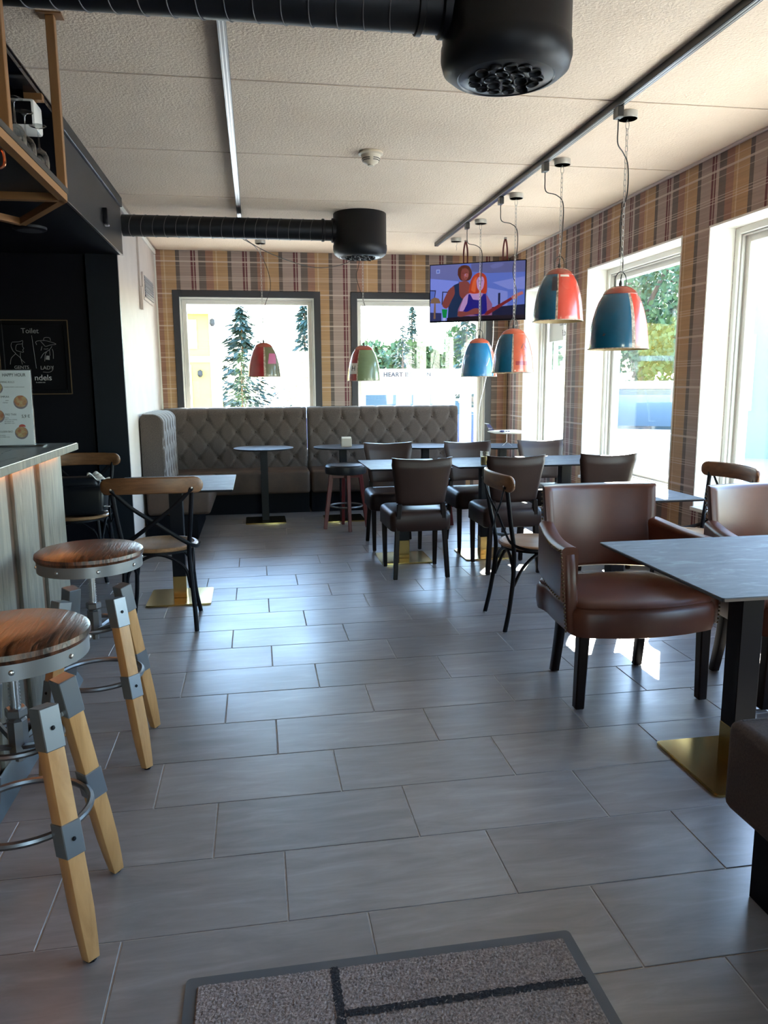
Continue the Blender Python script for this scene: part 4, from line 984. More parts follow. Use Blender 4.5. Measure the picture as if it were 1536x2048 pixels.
conifer('dark spruce in the middle of the tree line', (7.3, 38, G), 4.3, 1.2, 'trees beyond the windows', seed=14, n=600)
conifer('dark spruce below the television', (9.6, 34.5, G), 5.0, 1.7, 'trees beyond the windows', seed=15, n=700)
for i, (x, y, h, r) in enumerate(((6.35, 44, 3.9, 1.5), (8.75, 49, 4.4, 1.6), (9.3, 41, 3.8, 1.6), (12.6, 44, 5.2, 2.0), (13.2, 38, 5.2, 2.0))):
    broadleaf(['pale green tree at the left of the far tree line', 'pale green tree below the narrow tall spruce', 'sunlit green tree right of the narrow spruce', 'green tree below the left end of the television', 'green tree at the right end of the far tree line'][i], (x, y, G), h, r, 'trees beyond the windows', 1500, 20 + i, 2.4)
broadleaf('leafy tree close outside the middle right window', (6.95, 13.4, G), 4.4, 1.35, 'trees beyond the windows', 5200, 31)
broadleaf('leafy tree further back outside the middle right window', (10.2, 19.0, G), 6.0, 2.2, 'trees beyond the windows', 3600, 32)
broadleaf('low bush below the leafy trees, outside the middle right window', (8.6, 16.4, G), 1.6, .7, 'trees beyond the windows', 1600, 33)
def car(label, loc, rz, mat, group, L=4.4, Wd=1.75, Hh=1.45):
    t = thing('car', label, 'car', loc, rz, group)
    def body(xs, ws, mat_, nm):
        b = B(); rs = [[Vector((x, y, z)) for y, z in ((-w_ * .96, z0), (w_ * .96, z0), (w_, z0 + (z1 - z0) * .5), (w_ * .93, z1), (-w_ * .93, z1), (-w_, z0 + (z1 - z0) * .5))] for x, w_, z0, z1 in xs]; b.rings(rs); return part(nm, b, mat_, t, 40)
    h = L / 2; w_ = Wd / 2
    body([(-h, w_ * .8, .35, .75), (-h + .12, w_ * .93, .22, .88), (-h + .8, w_, .2, .95), (h - 1.2, w_, .2, .92), (h - .2, w_ * .92, .22, .78), (h, w_ * .75, .3, .6)], None, mat, 'body')
    b = B(); b.rings([[Vector((x, y, z)) for y, z in ((-a, z0), (a, z0), (a * .98, z0 + .02), (c, z1), (-c, z1), (-a * .98, z0 + .02))] for x, a, c, z0, z1 in ((-h + .45, w_ * .86, w_ * .84, .90, .95), (-h + 1.0, w_ * .9, w_ * .72, .92, Hh - .04), (-.3, w_ * .9, w_ * .74, .92, Hh), (.3, w_ * .9, w_ * .72, .92, Hh - .05), (h - 1.2, w_ * .86, w_ * .84, .88, .93))]); part('cabin_glass', b, 'car_glass', t, 40)
    b = B(); b.rings([[Vector((x, y, z)) for y, z in ((-c, z1 - .03), (c, z1 - .03), (c * .9, z1 + .012), (-c * .9, z1 + .012))] for x, c, z1 in ((-h + .95, w_ * .74, Hh - .05), (-.3, w_ * .76, Hh), (.35, w_ * .74, Hh - .05))]); part('roof', b, mat, t, 40)
    for x in (-h + .85, h - .85):
        for s in (-1, 1): b = B(); b.lathe([(.17, -.09), (.31, -.09), (.32, -.07), (.32, .07), (.31, .09), (.17, .09)], 20); part('wheel', b, 'tyre', t, 40, (x, s * (w_ - .09), .32), (PI / 2, 0, 0)); b = B(); b.lathe([(.0001, .02), (.16, .015), (.17, 0)], 16); part('hubcap', b, 'steel', t, 40, (x, s * (w_ + .001), .32), (-s * PI / 2, 0, 0))
    return t
car('blue car parked behind the white fence', (2.75, 13.6, G), .0, 'car_blue', 'parked cars')
car('silver car parked beyond the right edge of the left window', (2.0, 24, G), PI / 2, 'car_silver', 'parked cars')
car('white car parked outside the middle right window', (5.5, 9.6, G), 1.0, 'car_white', 'parked cars')
t = thing('sign_fence', 'white slatted fence with a lettered board outside the middle window', 'fence', (1.62, 12, G))
b = B(); b.box(0, 2.1, -.02, .02, 1.28, 1.68); part('sign_board', b, 'white', t, 0)
text('lettering', 'HEART IN', .094, 'sign_ink', t, (.37, -.024, 1.59), (PI / 2, 0, 0), 'LEFT', ext=.003, bold=.0045, sp=1.1); text('lettering', 'N', .088, 'sign_ink', t, (1.10, -.024, 1.59), (PI / 2, 0, 0), ext=.003, bold=.001)
for x0, x1 in ((.02, .08), (.58, .80), (.86, 1.12), (1.18, 1.53), (1.62, 1.80), (1.86, 2.06)): b = B(); b.box(x0, x1, -.04, -.0205, .05, 1.60, .005, 1) if x1 - x0 < .1 else b.box(x0, x1, -.03, .03, .05, 1.2795, .005, 1); part('slat', b, 'white', t, 0)
for x in (.05, 2.02): b = B(); b.box(x - .04, x + .04, .021, .10, 0, 1.66); part('post', b, 'white', t, 0)
t = thing('white_shed', 'pale flat-roofed building outside the nearest right window', 'building', (10.5, 12.2, G), -.64)
b = B(); b.box(-2.6, 2.6, 0, 3, 0, 4.8); part('wall', b, 'shed_grey', t, 0); b = B(); b.box(-2.75, 2.75, -.15, 3.1, 4.8, 4.95); part('roof', b, 'offwhite', t, 0)
for k in range(5): b = B(); b.box(-2.2 + .9 * k, -1.6 + .9 * k, -.04, 0, .9, 2.3); part('window_panel', b, 'car_glass' if k == 2 else 'offwhite', t, 0)
t = thing('lamp_post', 'curved white street lamp outside the middle right window', 'street lamp', (6.2, 15.4, G)); b = B(); b.tube(spline([(0, 0, 0), (0, 0, 3.2), (-.1, 0, 3.9), (-.7, -.2, 4.05)], 6), .05, 8); part('post', b, 'white', t); b = B(); b.box(-1.1, -.65, -.32, -.1, 3.98, 4.08, .02, 1); part('lamp_head', b, 'offwhite', t)
# ------------------------------------------------------------ the bar
t = thing('bar_counter', 'bar counter faced with grey-washed vertical planks', 'bar counter', (0, 0, 0))
BX = -.86
b = B(); b.box(-1.45, BX - .02, .3, 3.53, .0005, 1.044); part('carcass', b, 'black_base', t, 0)
y = 3.555; i = 0
while y > .35:
    y0 = max(.3, y - (.345 if i == 0 else .262))
    bb = B(); bb.box(BX - .022, BX, y0, y, .005, 1.0435, .005, 2); part('plank', bb, 'plank', t, 30)
    y = y0
    if y > .4:
        bb = B(); bb.box(BX - .022, BX - .014, y - .08, y, .005, 1.0435); part('batten', bb, 'batten', t, 30); y -= .08
    i += 1
bb = B(); bb.box(-1.45, BX - .022, 3.53, 3.553, .005, 1.0435, .003, 1); part('end_plank', bb, 'plank', t, 30)
bb = B(); bb.rings([[Vector((BX + dx, yy, z)) for dx, z in ((.001, .0006), (.036, .0006), (.034, .012), (.012, .05), (.006, .085), (.001, .088))] for yy in (.3, 1.2, 2.0, 2.8, 3.48, 3.5)]); part('skirting', bb, 'skirt', t, 50)
bb = B(); bb.box(BX + .001, BX + .011, .35, 3.5, 1.0385, 1.0438); part('light_strip', bb, 'led', t, 0, label='warm light strip under the counter edge') if 'led' in M else None
t = thing('bar_worktop', 'black-washed wooden bar top with a light leading edge', 'counter top', (0, 0, 0))
bb = B(); bb.box(-1.50, -.815, .25, 3.685, 1.0445, 1.078, .004, 2); part('slab', bb, 'bar_top', t, 30)
bb = B(); bb.box(-.8155, -.8125, .25, 3.685, 1.047, 1.0755, .001, 1); bb.box(-1.5, -.8125, 3.6845, 3.688, 1.047, 1.0755, .001, 1); part('edge_band', bb, 'plank', t, 30)

# menu in a clear holder
t = thing('menu_holder', 'clear acrylic menu holder reading HAPPY HOUR on the bar top', 'menu', (-.945, 3.50, 1.0785), .02)
W, HH = .25, .33; tilt = Matrix.Rotation(math.radians(-4), 4, 'X')
def mpart(nm, bb, mat, **k):
    for v in bb.bm.verts: v.co = tilt @ v.co
    return part(nm, bb, mat, t, 20, **k)
bb = B(); bb.box(-W, 0, -.004, -.002, .004, HH, .001, 1); bb.box(-W, 0, .002, .004, .004, HH, .001, 1); mpart('clear_panel', bb, 'acrylic')
bb = B(); bb.box(-W + .002, -.004, -.0012, .0012, .006, HH - .006); mpart('menu_sheet', bb, 'paper')
bb = B(); bb.box(-W, .038, -.04, .04, .0003, .0045, .001, 1); part('foot', bb, 'acrylic', t, 20)
bb = B(); bb.box(-W, .0, .0045, .0065, .004, .05); part('prop', bb, 'acrylic', t, 20)
def mtext(s, x, z, size, mat='menu_ink', sx=.72, al='LEFT', bold=0.0):
    p = tilt @ Vector((x, -.0018, z)); return text('lettering', s, size, mat, t, p, (PI / 2 - math.radians(4), 0, 0), al, .0001, sx, bold)
M['menu_ink'] = plain('menu_grey_ink', (0.13, 0.14, 0.15), 0.7)
def ML(px): return -(62.8 - px) * .00217
mtext('HAPPY HOUR', ML(9), .304, .0185, sx=.82, bold=.0004)
mtext('SPRING ROLLS', ML(4), .274, .0115, sx=.78)
mtext('CHICKEN / SHRIMP / GLASS NOODLES', ML(10), .253, .0058, sx=.85)
mtext('TEMPURA', ML(1), .212, .0115, sx=.80); mtext('SHRIMP', ML(12), .196, .0055); mtext('VEGETABLE', ML(7), .187, .0055)
mtext('PAD THAI', ML(10), .137, .0125, sx=.80); mtext('5,9 \u20ac', ML(40), .128, .0185, sx=.85, bold=.0003)
for k, s_ in enumerate(('CHICKEN', 'SHRIMP / TOFU / VEGETABLE', 'RICE NOODLE / EGG', 'BEAN SPROUT / NUTS')): mtext(s_, ML(8), .1225 - .0078 * k, .0056)
mtext('GOLDEN BAO', ML(-5), .064, .0115, sx=.80); mtext('CHICKEN OR PORK', ML(-8), .048, .0055); mtext('PICKLED CUCUMBER / CHILLI', ML(-8), .041, .0055)
M['food'] = grain('printed_dish', (0.50, 0.16, 0.08), (0.62, 0.50, 0.25), ns=60, r=0.6, rv=0.05, lo=.35, hi=.65, rand=False)
M['food2'] = plain('printed_red', (0.60, 0.10, 0.08), 0.6); M['food3'] = plain('printed_bowl', (0.30, 0.24, 0.28), 0.6)
for x, z, r in ((ML(-3), .249, .026), (ML(40), .189, .029), (ML(-4), .130, .028), (ML(38), .058, .027)):
    bb = B(); bb.poly([(x + r * math.cos(2 * PI * k / 28), -.0014, z + r * math.sin(2 * PI * k / 28)) for k in range(28)]); mpart('dish_photo', bb, 'food3')
    bb = B(); bb.poly([(x + r * .88 * math.cos(2 * PI * k / 28) * (1 + .05 * math.sin(5 * k)), -.0016, z + .004 + r * .86 * math.sin(2 * PI * k / 28)) for k in range(28)]); mpart('dish_photo', bb, 'food')
bb = B(); bb.poly([(ML(40) + .014 * math.cos(PI * k / 10), -.0017, .084 + .011 * math.sin(PI * k / 10)) for k in range(11)]); mpart('dish_photo', bb, 'food2')

# hanging glass rack
t = thing('glass_rack', 'brown-framed glass rack hung from the ceiling above the bar', 'rack', (-.712, 3.29, 2.045))
P5 = [(0, -2.4), (0, 0), (-.29, .495), (-.60, 0), (-.60, -2.4)]
def rail(p, q, z0, z1, w_=.032, nm='rail', mat='copper_wood'):
    p, q = Vector((*p, 0)), Vector((*q, 0)); bb = B(); h = (z0 + z1) / 2; bb.bar(p + Vector((0, 0, h)), q + Vector((0, 0, h)), w_, z1 - z0, .002, up=(0, 0, 1)) ; return part(nm, bb, mat, t, 20)
def railv(p, q, z0, z1, w_=.030, nm='rail', mat='copper_wood'):
    p, q = Vector((*p, 0)), Vector((*q, 0)); d = (q - p).normalized(); n_ = Vector((-d.y, d.x, 0)); bb = B()
    bb.rings([[c + n_ * a + Vector((0, 0, z)) for a, z in ((-w_ / 2, z0), (w_ / 2, z0), (w_ / 2, z1), (-w_ / 2, z1))] for c in (p, q)]); return part(nm, bb, mat, t, 20)
for a, c in ((P5[0], P5[1]), (P5[1], P5[2]), (P5[2], P5[3]), (P5[3], P5[4]), (P5[1], P5[3]), (P5[0], P5[4]), ((0, -1.2), (-.6, -1.2))): railv(a, c, -.002, .026)
bb = B(); bb.prism([(-.618, -2.4, .0265), (.017, -2.4, .0265), (.017, .016, .0265), (-.618, .016, .0265)], (0, 0, .022)); part('shelf', bb, 'shelf_black', t, 0)
for p in ((0, 0), (0, -.69), (0, -1.4), (-.6, 0), (-.6, -1.4)):
    bb = B(); bb.box(p[0] - .016, p[0] + .016, p[1] - .016, p[1] + .016, .0487, ZC - 2.045 - .006 if p[0] > -.2 else ZC - 2.045 - .032, .002, 1); part('post', bb, 'copper_wood', t, 20)
    zt = ZC - 2.045 - (.0005 if p[0] > -.2 else .0305); bb = B(); bb.box(p[0] - .045, p[0] + .045, p[1] - .03, p[1] + .03, zt - .006, zt); part('flange', bb, 'copper_wood', t, 20)
def wine_glass(label, loc, s=1.0):
    t = thing('wine_glass', label, 'glass', loc, 0, 'upturned wine glasses on the rack')
    o = [(.031, 0), (.036, .03), (.0385, .055), (.036, .085), (.026, .105), (.010, .116), (.0045, .122)]
    b = B(); b.lathe([(r * s, z * s) for r, z in o] + [(r * s - .0012, z * s) for r, z in reversed(o[:-1])], 28, caps=False); part('bowl', b, 'glass', t, 60)
    b = B(); b.lathe([(.0045 * s, .122 * s), (.0035 * s, .15 * s), (.0038 * s, .195 * s), (.012 * s, .206 * s), (.036 * s, .2105 * s), (.036 * s, .2125 * s), (.0001, .2128 * s)], 28); part('stem', b, 'glass', t, 60); return t
wg = wine_glass('upturned wine glass at the end of the rack, nearest the corner post', (-.748, 3.13, 2.0937), .82)
dup(wg, (-.755, 2.985, 2.0937), 0, 'upturned wine glass second from the rack end')
dup(wg, (-.752, 2.855, 2.0937), 0, 'upturned wine glass third from the rack end, behind the others')
dup(wg, (-.755, 2.71, 2.0937), 0, 'upturned wine glass half behind the left rack post')
t = thing('copper_mug', 'copper mug hanging under the rack at the left edge', 'mug', (-.765, 2.52, 1.945), 0)
M['copper'] = plain('copper', (0.62, 0.20, 0.09), 0.2, 1.0)
b = B(); b.lathe([(.0001, 0), (.034, 0), (.038, .02), (.038, .085), (.036, .085), (.036, .02), (.0001, .004)], 24); part('cup', b, 'copper', t, 40)
b = B(); b.tube(spline([(.037, 0, .07), (.06, 0, .068), (.062, 0, .03), (.037, 0, .015)], 5), .004, 6); part('handle', b, 'copper', t); b = B(); b.tube([(.05, 0, .069), (.05, 0, .0985)], .002, 6); part('hook', b, 'copper', t)
t = thing('hanging_tumbler', 'clear tumbler hung below the rack at the far left edge', 'glass', (-.785, 2.60, 1.87))
b = B(); b.lathe([(.030, 0), (.034, .12), (.0001, .124), (.0001, .119), (.0325, .116), (.0285, 0)], 24, caps=False); part('bowl', b, 'glass', t, 60); b = B(); b.tube([(0, 0, .1235), (0, 0, .1725)], .003, 6); part('hanger', b, 'zinc', t)
t = thing('speaker', 'small white box speaker on a bracket beside the glass rack', 'speaker', (-.985, 4.05, 2.68))
b = B(); b.box(-.03, .05, -.02, .02, -.03, -.0005); b.box(-.008, .008, -.008, .008, -.045, -.03); part('bracket', b, 'copper_wood', t); b = B(); b.box(-.10, .025, -.07, .07, -.17, -.04, .012, 2); part('cabinet', b, 'white2', t)
b = B(); b.box(-.088, .013, -.0765, -.0705, -.155, -.055, .002, 1); part('grille', b, 'black_metal', t)
t = thing('motion_sensor', 'small black sensor on the charcoal fascia', 'sensor', (-.9445, 5.47, 2.43)); b = B(); b.box(0.0004, .03, -.022, .022, -.05, .05, .005, 2); part('housing', b, 'black_metal', t); b = B(); b.box(.006, .036, -.014, .014, -.062, -.0505, .003, 1); part('lens', b, 'steel', t)
t = thing('ceiling_disc', 'flat round black light under the bulkhead', 'ceiling light', (-1.335, 5.2, 2.2995)); b = B(); b.lathe([(.0001, -.022), (.085, -.022), (.098, -.015), (.10, -.0005)], 36); part('housing', b, 'black_metal', t); b = B(); b.lathe([(.0001, -.0235), (.07, -.0235), (.072, -.0221)], 32); part('diffuser', b, 'offdark', t)


# chalkboard sign in the recess
t = thing('chalkboard_sign', 'black chalkboard toilet sign with sketched man and lady', 'sign', (-1.622, 6.1995, 1.272))
SW, SH = .25, .55
b = B()
for x0, x1, z0, z1 in ((-SW, -SW + .035, 0, SH), (SW - .035, SW, 0, SH), (-SW + .035, SW - .035, SH - .035, SH), (-SW + .035, SW - .035, 0, .035)): b.box(x0, x1, -.022, -.0005, z0, z1, .004, 1)
part('frame', b, 'board', t)
b = B()
for x0, x1, z0, z1 in ((-SW, -SW + .006, 0, SH), (SW - .006, SW, 0, SH), (-SW, SW, SH - .006, SH), (-SW, SW, 0, .006)): b.box(x0, x1, -.026, -.0222, z0, z1)
part('gilt_edge', b, 'gold_edge', t); b = B(); b.box(-SW + .034, SW - .034, -.010, -.0006, .034, SH - .034); part('board', b, 'board', t, 0)
def S(px, pz): return (-.222 + (px - 60) / 1290 * .48, -.0125, SH - (pz - 180) / 1450 * .55)
lines = [[(230, 620), (215, 690), (245, 780), (285, 830), (200, 920), (170, 1040)], [(240, 610), (380, 600), (440, 580), (425, 640), (330, 655), (300, 720), (310, 770), (400, 800), (440, 800), (430, 760), (450, 730), (430, 690), (435, 640)],
         [(285, 830), (360, 900), (400, 960), (450, 1010)], [(380, 810), (375, 900), (400, 1040)], [(620, 480), (640, 800), (660, 1120)],
         [(700, 660), (690, 600), (780, 580), (900, 585), (1070, 645), (960, 665), (870, 690), (830, 650), (780, 590)], [(840, 575), (850, 530), (900, 515), (960, 530), (970, 580)],
         [(800, 690), (775, 770)], [(830, 740), (870, 745), (915, 735)], [(760, 920), (820, 830), (930, 760), (990, 690)], [(830, 980), (850, 850), (880, 800)], [(940, 760), (940, 870)], [(990, 740), (1005, 800), (1000, 930)],
         [(780, 1190), (900, 1195), (970, 1150), (985, 1070)]]
b = B()
for ln in lines: b.tube(spline([S(*p) for p in ln], 5), .0013, 5)
part('chalk_drawing', b, 'chalk', t, 60)
b = B(); b.poly([S(870, 870), S(930, 875), S(925, 955), S(850, 945)]); part('chalk_patch', b, 'chalk', t, 0)
def stext(s, px, pz, size, mat='chalk', sx=1.0): return text('lettering', s, size, mat, t, S(px, pz), (PI / 2, 0, 0), 'CENTER', .0004, sx)
stext('Toilet', 590, 395, .052); stext('LADY', 865, 1110, .038); stext('GENTS', 380, 1100, .034); stext('ndels', 775, 1305, .060, 'chalk2'); stext('la cuisine nuit', 720, 1392, .012, 'chalk2')

# black bag on the chair behind the bar end
t = thing('black_bag', 'black shoulder bag with a white cloth on the chair behind the bar end', 'bag', (-1.225, 5.44, .4668))
b = B(); b.box(-.19, .19, -.12, .10, 0.0005, .20, .035, 3); b.box(-.17, .15, -.08, .09, .17, .255, .04, 3)
for v in b.bm.verts: v.co += Vector((math.sin(v.co.z * 31 + v.co.x * 17), math.sin(v.co.x * 23), 0)) * .006 * (v.co.z > .02)
part('bag_body', b, 'leather_black', t, 50)
b = B(); b.tube(spline([(.185, -.03, .17), (.23, -.05, .12), (.245, -.06, .02), (.22, -.08, -.05), (.205, -.02, .05)], 6), .008, 6, flat=(.4, 1)); part('strap', b, 'leather_black', t)
b = B(); b.tube(circle((.205, -.10), .018, 14, .06), .004, 6, True); b.tube(circle((.19, -.11), .016, 14, .03), .004, 6, True); part('buckle', b, 'zinc', t)
b = B(); b.grid(lambda u, v: Vector((.08 + .13 * u, -.06 + .12 * v, .262 + .016 * math.sin(9 * u + 5 * v) + .012 * math.sin(14 * v) - .05 * u * u)), 14, 14); part('cloth', b, 'napkin', t, 60, label='crumpled white cloth')

# things standing on tables
t = thing('napkin_holder', 'wooden napkin holder with paper napkins on a round table', 'napkin holder', (.86, 7.42, .7255))
b = B(); b.box(-.05, .05, -.035, -.027, 0.0003, .085, .003, 1); b.box(-.05, .05, .027, .035, 0.0003, .085, .003, 1); b.box(-.05, .05, -.035, .035, 0.0003, .008); part('holder', b, 'holder', t)
b = B()
for k in range(7): b.box(-.046, .046, -.025 + .0072 * k, -.0195 + .0072 * k, .009, .098 - .003 * (k % 3), .001, 1)
part('napkins', b, 'napkin', t, 20)
t = thing('candle_glass', 'tall glass candle holder with a gilt lower half on the slate table', 'candle holder', (1.655, 5.42, .7355))
b = B(); b.lathe([(.0001, 0.0003), (.030, 0.0003), (.033, .10), (.0315, .10), (.0285, .004), (.0001, .004)], 28); part('tumbler', b, 'glass', t, 50)
b = B(); b.lathe([(.0001, .0045), (.028, .0045), (.0295, .062), (.0001, .062)], 24); part('gilt_insert', b, 'gilt', t, 40)
t = thing('model_aircraft', 'white model airliner with a navy tail on a small tripod stand', 'model plane', (2.41, 7.17, .7255), -.10)
z = .135
b = B(); pr = [(-.19, .003), (-.17, .010), (-.12, .018), (-.05, .021), (.08, .021), (.13, .018), (.16, .011), (.175, .002)]
rs = [[Vector((x, r * math.cos(2 * PI * k / 14), z + (.006 * (-x - .1) / .09 if x < -.1 else 0) - (.0 if x < .1 else (x - .1) * .06) + r * math.sin(2 * PI * k / 14))) for k in range(14)] for x, r in pr]
b.rings(rs); part('fuselage', b, 'white2', t, 60)
for s in (-1, 1):
    b = B(); b.prism([(.03, s * .015, z - .008), (-.025, s * .015, z - .008), (-.075, s * .165, z + .004), (-.055, s * .165, z + .004)], (0, 0, .004)); part('wing', b, 'white2', t, 20)
    b = B(); b.lathe([(.005, 0), (.009, .012), (.009, .035), (.005, .045)], 12); part('engine', b, 'navy', t, loc=(-.075, s * .030, z + .008), rot=(0, PI / 2, 0))
    b = B(); b.prism([(-.178, s * .002, z + .079), (-.205, s * .002, z + .079), (-.215, s * .055, z + .082), (-.203, s * .055, z + .082)], (0, 0, .0025)); part('tailplane', b, 'white2', t, 20)
b = B(); b.prism([(-.125, -.0025, z + .018), (-.175, -.0025, z + .016), (-.205, -.0025, z + .078), (-.172, -.0025, z + .078)], (0, .005, 0)); part('tail_fin', b, 'navy', t, 20)
text('lettering', 'Blue1', .018, 'white2', t, (-.163, -.0032, z + .034), (PI / 2, 0, 0), ext=.0003)
b = B(); b.box(-.02, .0, -.0214, -.0206, z + .004, z + .011); b.box(.005, .024, -.0214, -.0206, z + .004, z + .011); part('cabin_window', b, 'navy', t, 0)
b = B(); b.tube([(0, 0, .035), (0, 0, z - .0195)], .0022, 6)
for k in range(3): a = PI / 2 + k * 2 * PI / 3; b.tube([(0, 0, .038), (.055 * math.cos(a), .055 * math.sin(a), .002)], .002, 6)
part('stand', b, 'zinc', t, 40)

# television in the corner
ang = math.atan2(7.24 - 7.70, 2.595 - 1.755)
t = thing('television', 'flat television playing a scene of two people, hung by straps in the corner', 'television', ((1.755 + 2.595) / 2, 7.47, 1.935), ang)
TW, TH_ = .958, .56; hw = TW / 2
b = B(); b.box(-hw, hw, 0, .035, 0, TH_, .004, 2); part('housing', b, 'black_metal', t)
b = B()
for x0, x1, z0, z1 in ((-hw, -hw + .008, 0, TH_), (hw - .008, hw, 0, TH_), (-hw, hw, TH_ - .008, TH_), (-hw, hw, 0, .014)): b.box(x0, x1, -.004, .0005, z0, z1)
part('bezel', b, 'black_metal', t)
scr = {}
def sc(name, c, s=1.0): scr[name] = emit('screen_' + name, lin(c), s * .20)
for nm, c in dict(wall=(.36, .45, .80), wall2=(.50, .56, .92), ceil=(.42, .44, .68), ceil2=(.36, .38, .60), corr=(.50, .55, .86), dark=(.10, .12, .25), hair=(.34, .17, .12), skin=(.52, .26, .25), skin2=(.66, .38, .38), vest=(.10, .19, .33), red=(.72, .24, .13), red2=(.85, .38, .22), fair=(.72, .56, .78), fair2=(.56, .36, .52), blue=(.11, .10, .50), neck=(.48, .14, .16), head=(.74, .42, .42), green=(.06, .55, .28), lamp=(.52, .40, .32), strip=(.12, .08, .13), table=(.20, .22, .40), frame=(.22, .22, .36), white=(.70, .74, .95), logo=(.62, .68, .92)).items(): sc(nm, c)
keys = list(scr)
b = B(); layer = [0]
def SP(x, y): return Vector((-hw + (x - 66) / (1415 - 66) * TW, 0, (1005 - (y - 0) + (x - 66) / (1415 - 66) * (-22)) / (1005 - 205 + 20) * TH_))
def shape(c, pts, sm=0):
    layer[0] += 1; P_ = [SP(*p) for p in pts]
    if sm: P_ = spline(P_ + [P_[0]], 5)[:-1]
    for p in P_: p.y = -.0012 - .00004 * layer[0]; p.x = max(-hw + .008, min(hw - .008, p.x)); p.z = max(.014, min(TH_ - .008, p.z))
    b.poly(P_, keys.index(c))
shape('wall', [(60, 1010), (1420, 1010), (1420, 120), (60, 190)]); shape('wall2', [(60, 1010), (480, 1010), (480, 430), (60, 380)])
shape('ceil', [(60, 380), (60, 190), (500, 170), (480, 420)]); shape('ceil2', [(660, 190), (1420, 130), (1420, 330), (900, 330), (660, 300)])
shape('ceil', [(920, 230), (1000, 200), (1090, 200), (1105, 225), (1050, 255), (960, 270)], 1); shape('corr', [(960, 460), (1420, 390), (1420, 560), (1180, 560)]); shape('corr', [(890, 530), (1170, 590), (1170, 900), (890, 900)])
shape('wall', [(1170, 590), (1420, 560), (1420, 800), (1170, 800)]); shape('dark', [(1040, 610), (1070, 605), (1070, 760), (1040, 770)]); shape('dark', [(960, 800), (1420, 770), (1420, 930), (960, 930)])
shape('frame', [(66, 540), (160, 545), (140, 690), (66, 690)]); shape('wall', [(75, 555), (145, 560), (130, 680), (75, 680)]); shape('frame', [(250, 565), (330, 570), (325, 760), (240, 750)]); shape('wall2', [(265, 580), (318, 584), (312, 745), (258, 740)])
shape('lamp', [(75, 730), (90, 670), (140, 645), (200, 665), (230, 730)], 0); shape('lamp', [(135, 730), (155, 730), (160, 960), (120, 960)]); shape('logo', [(162, 255), (215, 255), (215, 310), (162, 312)]); shape('wall', [(172, 268), (204, 267), (204, 298), (172, 300)])
shape('vest', [(330, 1000), (340, 820), (330, 560), (420, 480), (520, 440), (640, 490), (680, 620), (640, 1000)]); shape('skin', [(490, 440), (600, 430), (650, 500), (640, 640), (560, 680), (500, 620)], 1)
shape('skin', [(420, 490), (350, 540), (270, 690), (255, 770), (320, 805), (380, 700), (430, 600)], 1); shape('hair', [(470, 340), (480, 250), (540, 210), (620, 220), (665, 290), (670, 360), (630, 420), (520, 420)], 1)
shape('skin', [(515, 330), (530, 270), (580, 250), (625, 290), (625, 360), (600, 410), (550, 425), (520, 390)], 1); shape('skin2', [(560, 340), (600, 320), (620, 350), (600, 400), (565, 390)], 1)
shape('fair2', [(470, 920), (480, 820), (540, 690), (600, 610), (680, 590), (800, 600), (890, 640), (960, 760), (960, 920)]); shape('fair', [(560, 660), (620, 610), (700, 600), (640, 760), (540, 850), (500, 830)], 1); shape('fair', [(680, 560), (800, 560), (820, 680), (740, 730), (660, 660)], 1)
shape('blue', [(555, 850), (610, 740), (625, 615), (650, 612), (690, 690), (780, 700), (830, 620), (870, 610), (885, 760), (890, 880), (760, 920)]); shape('red', [(625, 590), (660, 420), (720, 340), (800, 320), (870, 380), (885, 520), (870, 610), (800, 600), (700, 610)], 1)
shape('fair', [(735, 430), (770, 375), (825, 380), (845, 440), (830, 530), (790, 570), (750, 530)], 1); shape('red2', [(660, 560), (690, 430), (740, 370), (730, 470), (720, 590)], 1)
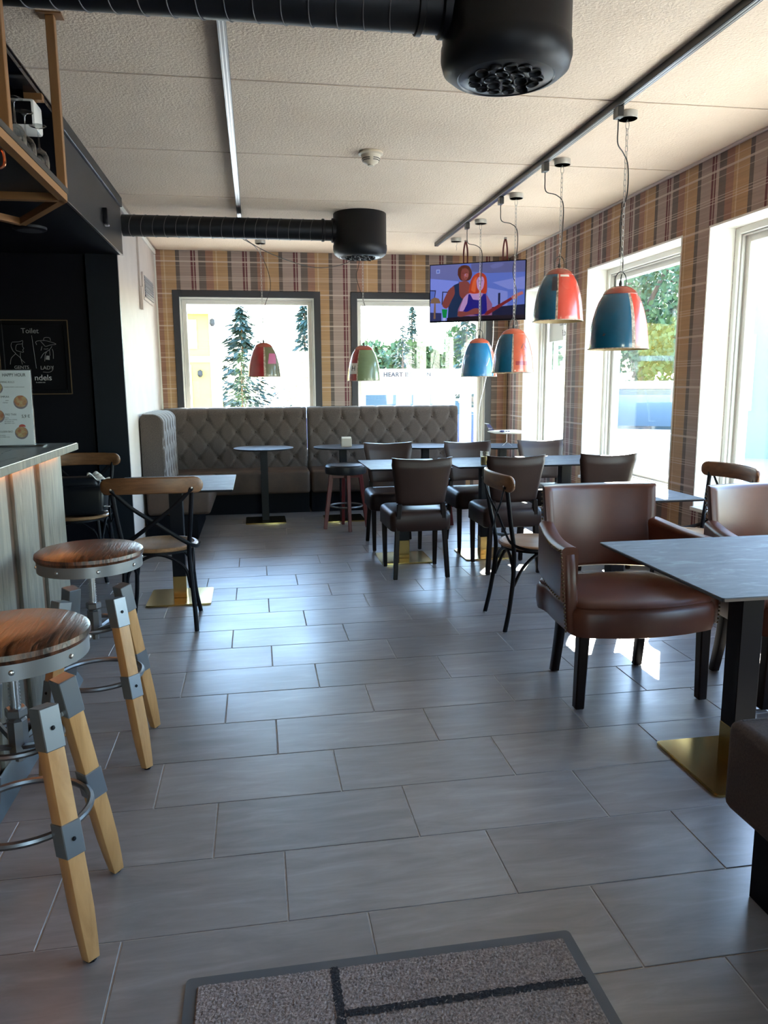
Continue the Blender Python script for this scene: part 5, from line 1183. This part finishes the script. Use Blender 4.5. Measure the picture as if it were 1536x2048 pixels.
for q in ((545, 318), (592, 312)): shape('hair', [(q[0] - 14, q[1]), (q[0], q[1] - 6), (q[0] + 14, q[1]), (q[0], q[1] + 5)])
shape('hair', [(565, 385), (590, 378), (612, 384), (590, 394)]); shape('fair', [(565, 352), (578, 325), (586, 352)])
for q in ((768, 435), (815, 432)): shape('dark', [(q[0] - 12, q[1]), (q[0], q[1] - 5), (q[0] + 12, q[1]), (q[0], q[1] + 5)])
shape('red', [(772, 520), (792, 512), (812, 519), (792, 530)]); shape('fair2', [(782, 490), (795, 450), (802, 490)])
shape('skin', [(470, 910), (490, 850), (600, 860), (700, 815), (770, 820), (770, 890), (640, 900), (520, 930)], 1); shape('neck', [(850, 910), (880, 860), (1220, 670), (1240, 700), (900, 910)]); shape('head', [(1220, 660), (1300, 620), (1370, 590), (1385, 630), (1310, 660), (1300, 690), (1240, 700)])
shape('green', [(245, 815), (325, 820), (310, 940), (262, 935)]); shape('white', [(262, 940), (300, 940), (298, 990), (262, 990)]); shape('table', [(66, 860), (240, 870), (240, 1000), (66, 1000)]); shape('lamp', [(130, 860), (152, 860), (156, 950), (124, 950)]); shape('strip', [(320, 940), (860, 915), (1420, 915), (1420, 1010), (320, 1010)])
me = b.mesh('screen', [scr[k] for k in keys], 0); link('screen', me, t)
for x in (-.12, .27):
    bb = B(); bb.tube(spline([(x - .02, .02, TH_ - .01), (x - .018, .02, TH_ + .12), (x, .02, ZC - 1.935 - .012), (x + .018, .02, TH_ + .12), (x + .02, .02, TH_ - .01)], 6), .009, 6, flat=(.25, 1)); part('strap', bb, 'strap', t, 40, label='black and red hanging strap')
    bb = B(); bb.lathe([(.014, ZC - 1.935 - .012), (.014, ZC - 1.935 - .0005)], 10, (x, .02, 0)); part('hook', bb, 'zinc', t)
t = thing('television_cable', 'thin white cable hanging from the television to the corner table', 'cable', (2.33, 7.40, 1.93))
b = B(); b.tube(spline([(.0, 0, .01), (-.02, -.03, -.25), (-.10, -.05, -.62), (-.145, -.06, -.80), (-.165, -.08, -1.0), (-.16, -.09, -1.2015)], 8), .004, 6); part('flex', b, 'white2', t)
